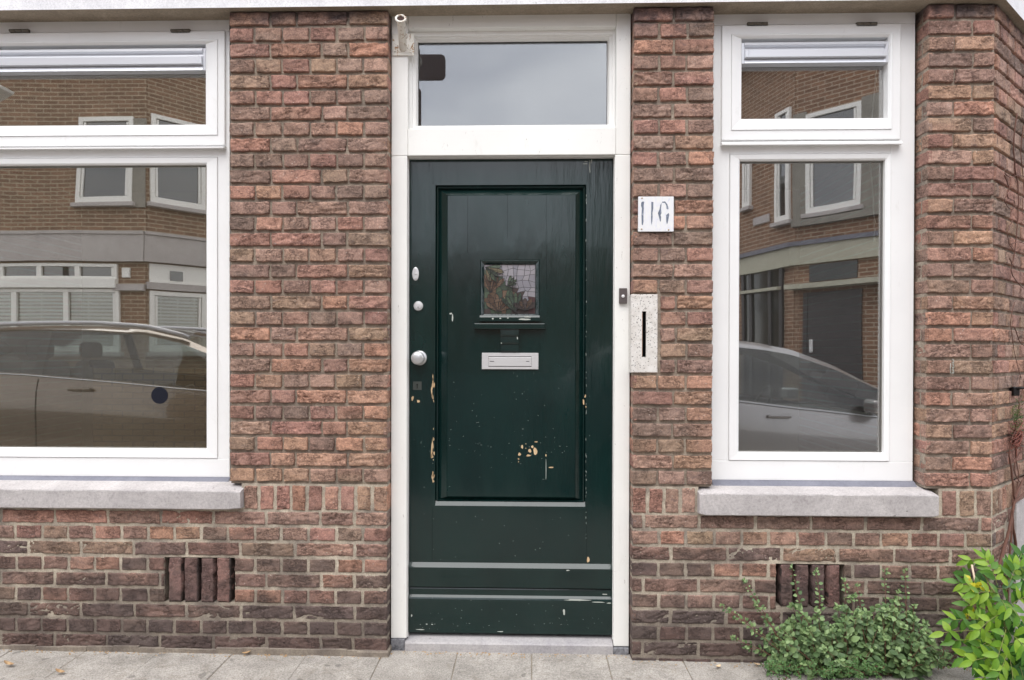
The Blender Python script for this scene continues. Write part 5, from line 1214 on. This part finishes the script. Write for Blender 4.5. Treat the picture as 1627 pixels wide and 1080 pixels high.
# dark green weed at the wall foot
weed = empty('wall_weed', wpt(1360, 1060, -.08), 'bushy dark green small leaved weed growing from the wall foot under the right vent', 'plant')
LV = Leaves(); ms2 = MB()
WC = [srgb(*c)[:3] for c in ((92, 116, 74), (106, 132, 84), (80, 104, 66), (122, 146, 94), (98, 120, 80), (132, 156, 104))]
def spray(base, tip, sag, r0=.0022, leaf=.02, dens=95, bush=.035, cols=WC):
    L_ = (tip - base).length; mid = (base + tip) / 2 + Vector((0, -.02, sag)) + rv(.012); n = max(6, int(L_ / .02)); pts = bez(base, mid, tip, n); pts = [p + rv(.002) for p in pts]
    ms2.tube(pts, [lerp(r0, .0007, i / (n - 1)) for i in range(n)], 5, False)
    N_ = int(L_ * dens)
    for k in range(N_):
        t = (k + random.random()) / N_; q = t * (n - 1); i = int(q); p = pts[i].lerp(pts[min(i + 1, n - 1)], q - i)
        for sgn in (-1, 1):
            ax = (pts[min(i + 1, n - 1)] - pts[max(i - 1, 0)]).normalized(); sd_ = ax.cross(Vector((random.gauss(0, .5), -1, random.gauss(0, .4)))).normalized() * sgn
            d = (sd_ + ax * .45 + rv(.35)).normalized(); l = leaf * random.uniform(.45, 1.15) * (1.1 - .55 * t)
            pet_ = p + d * random.uniform(.003, bush * (1 - t) + .004); LV.add(pet_, d, Vector((random.gauss(0, .45), -.75, .8 + random.gauss(0, .3))), l, l * random.uniform(.58, .8), random.choice(cols), fold=.14, droop=.22)
    for k in range(7): LV.add(tip + rv(.003), rv(1) + Vector((0, -.2, .4)), Vector((0, -1, .5)) + rv(.3), leaf * random.uniform(.3, .6), leaf * .3, cols[-1] if random.random() < .6 else cols[0])
env = [(1215, 1040), (1228, 1004), (1250, 968), (1280, 962), (1312, 972), (1345, 950), (1365, 938), (1395, 958), (1420, 952), (1445, 968), (1468, 990), (1490, 1010), (1515, 1030)]
def basept(px): x = PX(px, 1058, -.05); y = random.uniform(-.10, -.012); return Vector((x, y, zg(x)))
for k in range(118):
    px = random.uniform(1222, 1505); top = np.interp(px, [e[0] for e in env], [e[1] for e in env]) + random.gauss(4, 9); f_ = random.random() ** .6; py = lerp(1062, top, f_)
    y = -random.uniform(.02, .22) * (1 - .5 * f_); spray(basept(lerp(px, 1350, .35) + random.gauss(0, 12)), wpt(px, py, y), random.uniform(0, .05), leaf=.040, dens=54)
for (bx_, tx, ty, y) in ((1262, 1146, 962, -.05), (1262, 1158, 968, -.06), (1256, 1182, 922, -.035), (1262, 1200, 960, -.05), (1250, 1163, 1014, -.07), (1240, 1185, 1028, -.08), (1285, 1258, 902, -.035), (1300, 1296, 906, -.03), (1355, 1343, 922, -.04), (1375, 1362, 930, -.04), (1400, 1407, 908, -.03),
                          (1425, 1437, 905, -.03), (1430, 1428, 940, -.05), (1440, 1452, 962, -.05), (1460, 1472, 990, -.06), (1480, 1503, 1020, -.10), (1490, 1540, 1034, -.12)):
    spray(basept(bx_) + Vector((0, 0, .03)), wpt(tx, ty, y), .01, leaf=.026, dens=55, bush=.008)
for k in range(46):
    px = random.uniform(1215, 1400); spray(basept(px), wpt(px + random.gauss(0, 14), random.uniform(1046, 1078), -random.uniform(.10, .26)), .02, leaf=.012, dens=120, bush=.02, cols=[srgb(*c)[:3] for c in ((84, 118, 62), (96, 130, 76), (72, 104, 58))])
LV.build('leaves', M_weed, weed); setp(ms2.build('stems', M_stem), weed)
# bright wisteria shoots at the right edge
wis = empty('wisteria', wpt(1600, 1080, -.2), 'bright green wisteria with long pointed leaflets filling the lower right corner', 'plant')
LV = Leaves(6); ms2 = MB(); C1 = [srgb(*c)[:3] for c in ((104, 144, 44), (122, 158, 50), (88, 130, 46), (74, 114, 46), (138, 170, 60))]; C2 = [srgb(*c)[:3] for c in ((206, 190, 40), (190, 184, 46))]
def pinnate(a, b, n=4, L_=.075, W_=.034, cols=C1, sag=.02):
    pts = bez(a, (a + b) / 2 + Vector((0, -.01, sag)), b, 12); ms2.tube(pts, .0011, 4, False); ax = (pts[-1] - pts[-3]).normalized()
    for k in range(n):
        t = lerp(.25, .92, k / max(1, n - 1)); p = pts[int(t * 11)]; ax = (pts[min(11, int(t * 11) + 1)] - pts[int(t * 11) - 1]).normalized()
        for sgn in (-1, 1):
            sd_ = ax.cross(Vector((0, -1, .15))).normalized() * sgn; d = sd_ + ax * .7 + rv(.16) + Vector((0, 0, -.18)); l = L_ * random.uniform(.75, 1.1)
            LV.add(p, d, Vector((random.gauss(0, .25), -1, .65 + random.gauss(0, .25))), l, W_ * random.uniform(.8, 1.15), random.choice(cols), fold=.18, droop=.22)
    LV.add(pts[-1], ax + Vector((0, 0, -.15)), Vector((0, -1, .7)), L_ * 1.05, W_, random.choice(cols), fold=.18)
main = [wpt(1612, 1085, -.22), wpt(1600, 1010, -.2), wpt(1585, 950, -.16), wpt(1560, 905, -.10)]
ms2.tube(main, .004, 6)
shoots = [((1590, 960, -.16), (1524, 925, -.12)), ((1585, 930, -.14), (1565, 888, -.10)), ((1590, 990, -.17), (1512, 985, -.20)), ((1592, 985, -.18), (1540, 960, -.17)), ((1600, 1020, -.2), (1518, 1018, -.24)), ((1596, 1005, -.2), (1500, 1005, -.24)), ((1600, 1045, -.24), (1545, 1050, -.3)),
          ((1605, 1060, -.26), (1560, 1078, -.32)), ((1598, 940, -.14), (1612, 905, -.12)), ((1600, 965, -.16), (1640, 945, -.16)), ((1602, 995, -.2), (1648, 985, -.22)), ((1604, 1025, -.22), (1652, 1020, -.26)), ((1606, 1050, -.26), (1650, 1062, -.3)), ((1590, 975, -.2), (1556, 1000, -.26)),
          ((1598, 1000, -.24), (1585, 1045, -.32)), ((1600, 1030, -.26), (1610, 1090, -.34)), ((1588, 950, -.16), (1600, 975, -.22)), ((1592, 945, -.15), (1550, 942, -.2)), ((1590, 1010, -.2), (1530, 1045, -.27)), ((1600, 960, -.2), (1632, 1000, -.28)), ((1580, 920, -.1), (1625, 900, -.10)), ((1600, 1040, -.3), (1575, 1100, -.36)), ((1610, 1010, -.3), (1640, 1050, -.36)), ((1595, 1020, -.22), (1560, 1030, -.24))]
for a, b in shoots: pinnate(wpt(*a), wpt(*b), random.choice((3, 4, 5)), .056, .023)
for a, b in shoots[::2] + [((1620, 1040, -.3), (1610, 1075, -.38)), ((1625, 1060, -.3), (1640, 1090, -.4)), ((1610, 1050, -.3), (1590, 1080, -.38)), ((1600, 1060, -.28), (1600, 1100, -.36)), ((1610, 1000, -.26), (1640, 1010, -.34)), ((1600, 940, -.18), (1625, 950, -.22)), ((1605, 985, -.22), (1580, 1010, -.28)), ((1615, 1020, -.3), (1600, 1050, -.36)), ((1605, 920, -.14), (1630, 925, -.18))]:
    a = (a[0] + random.gauss(0, 8), a[1] + random.gauss(0, 8), a[2] + .05); b = (b[0] + random.gauss(14, 12), b[1] + random.gauss(0, 14), b[2] + .08); pinnate(wpt(*a), wpt(*b), 4, .058, .026, [srgb(70, 112, 44)[:3], srgb(84, 132, 48)[:3], srgb(60, 104, 48)[:3]])
for px, py in ((1541, 921), (1550, 928), (1556, 932), (1561, 926), (1564, 936), (1547, 935), (1538, 978), (1545, 976), (1534, 972)):
    for k in range(3): LV.add(wpt(px, py, -.16) + rv(.004), rv(1), Vector((0, -1, .5)), .02, .011, random.choice(C2))
for a, b in (((1530, 886, -.06), (1519, 889, -.05)),): pass
pinnate(wpt(1572, 893, -.07), wpt(1540, 890, -.06), 2, .05, .022)
LV.build('leaves', M_wist, wis); setp(ms2.build('stems', Mat('green_stem', srgb(118, 120, 62), .6).m), wis)
m = MB(); m.tube([wpt(1544, 897, -.1), wpt(1552, 938, -.14)], .0035, 6); setp(m.build('dry_twig', Mat('pale_twig', srgb(206, 184, 160), .8).m), wis)
# woody vine on the bevelled wall
vine = empty('climbing_vine', wpt(1610, 900, .0), 'bare reddish brown woody vine twisting up the angled wall at the right edge', 'vine')
def bev_y(px, out=.03):      # depth of the bevelled wall under a pixel, minus a stand-off
    y = 0.0
    for _ in range(20):
        x = PX(px, 560, y); y = (x - OB[0]) * math.tan(ANG)
    return y - out
def vp_(px, py, out=.03): return wpt(px, py, bev_y(px, out))
def vn(pts, r, out=.035):
    q = [vp_(a, b, out + random.uniform(-.008, .01)) for a, b in pts]; fine = []
    for i in range(len(q) - 1):
        p0, p1, p2, p3 = q[max(i - 1, 0)], q[i], q[i + 1], q[min(i + 2, len(q) - 1)]
        for t in np.linspace(0, 1, 7)[:-1]: fine.append(.5 * ((2 * p1) + (p2 - p0) * t + (2 * p0 - 5 * p1 + 4 * p2 - p3) * t * t + (3 * p1 - p0 - 3 * p2 + p3) * t ** 3) + rv(.0006))
    fine.append(q[-1]); m = MB(); m.tube(fine, [lerp(r, r * .55, i / len(fine)) * 1.35 for i in range(len(fine))], 7); setp(m.build('stem', M_wood), vine)
vn([(1586, 905), (1597, 865), (1606, 830), (1612, 795), (1622, 770), (1636, 745)], .0055); vn([(1606, 905), (1614, 870), (1609, 830), (1612, 800), (1630, 782)], .0050)
vn([(1612, 792), (1606, 740), (1604, 720), (1610, 690), (1625, 670)], .003); vn([(1600, 960), (1603, 900), (1607, 850), (1610, 810)], .004, .05); vn([(1636, 710), (1618, 722), (1612, 745), (1620, 765), (1640, 775)], .0022)
vn([(1616, 180), (1611, 220), (1612, 260), (1618, 300), (1617, 350), (1612, 400), (1607, 430), (1618, 450), (1630, 460)], .0022); vn([(1596, 275), (1606, 282), (1618, 278), (1634, 282)], .0016); vn([(1596, 278), (1603, 300), (1596, 318), (1606, 332), (1617, 325)], .0016)
vn([(1606, 282), (1601, 312), (1612, 320), (1605, 342)], .0013); vn([(1605, 388), (1620, 384), (1634, 392)], .0017); vn([(1604, 410), (1612, 424), (1632, 430)], .0016); vn([(1626, 200), (1622, 240), (1626, 290), (1624, 340)], .0017); vn([(1612, 520), (1622, 545), (1634, 552)], .0016)
vn([(1620, 640), (1612, 700), (1618, 760), (1608, 800)], .002); vn([(1609, 350), (1601, 370), (1606, 392), (1616, 400)], .0015); vn([(1612, 480), (1606, 510), (1612, 560), (1622, 600)], .0013); vn([(1618, 640), (1627, 610), (1630, 560)], .0015); vn([(1592, 930), (1604, 905), (1622, 892), (1640, 900)], .003, .06)
# fine loop of wire and tuft of moss and dry stalks by the black hook
m = MB(); x_, y_ = 0, 0; hk = vp_(1613, 622, .03)
m.box(hk.x - .012, hk.x + .014, hk.y - .01, hk.y + .03, hk.z - .018, hk.z + .02, .004, 2); m.tube([hk + Vector((.0, -.012, .014)), hk + Vector((.03, -.02, .018)), hk + Vector((.09, .02, .016))], .005, 8)
tag(m.build('wall_hook', Mat('black_iron', srgb(34, 32, 32), .5, .4).m), 'small black iron hook sticking out among the vine at the right edge', 'hook')
tuft = empty('wall_fern', vp_(1616, 660, .03), 'small green feathery tuft over rust brown dry stalks at the right edge', 'plant')
LV = Leaves(3); m = MB()
for k in range(420):
    p = vp_(1617 + random.gauss(0, 5.5), 662 + random.gauss(0, 13), random.uniform(.02, .06)); LV.add(p, rv(1) + Vector((-.2, -.3, .1)), rv(1), random.uniform(.006, .015), .0022, random.choice([srgb(70, 100, 50)[:3], srgb(96, 124, 56)[:3], srgb(58, 84, 48)[:3]]))
for k in range(46):
    a = vp_(1624 + random.gauss(0, 3), 690 + random.gauss(0, 10), .02); b = vp_(1611 + random.gauss(0, 4), 700 + random.gauss(0, 16), .06); m.tube(bez(a, (a + b) / 2 + rv(.012), b, 6), .0016, 4, False)
LV.build('leaves', M_weed, tuft); setp(m.build('stalks', Mat('rust_stalk', srgb(120, 62, 46), .8).m), tuft)

# parts inherit the transform of their thing; nothing else to do
bpy.context.view_layer.update()
print('objects', len(bpy.data.objects))
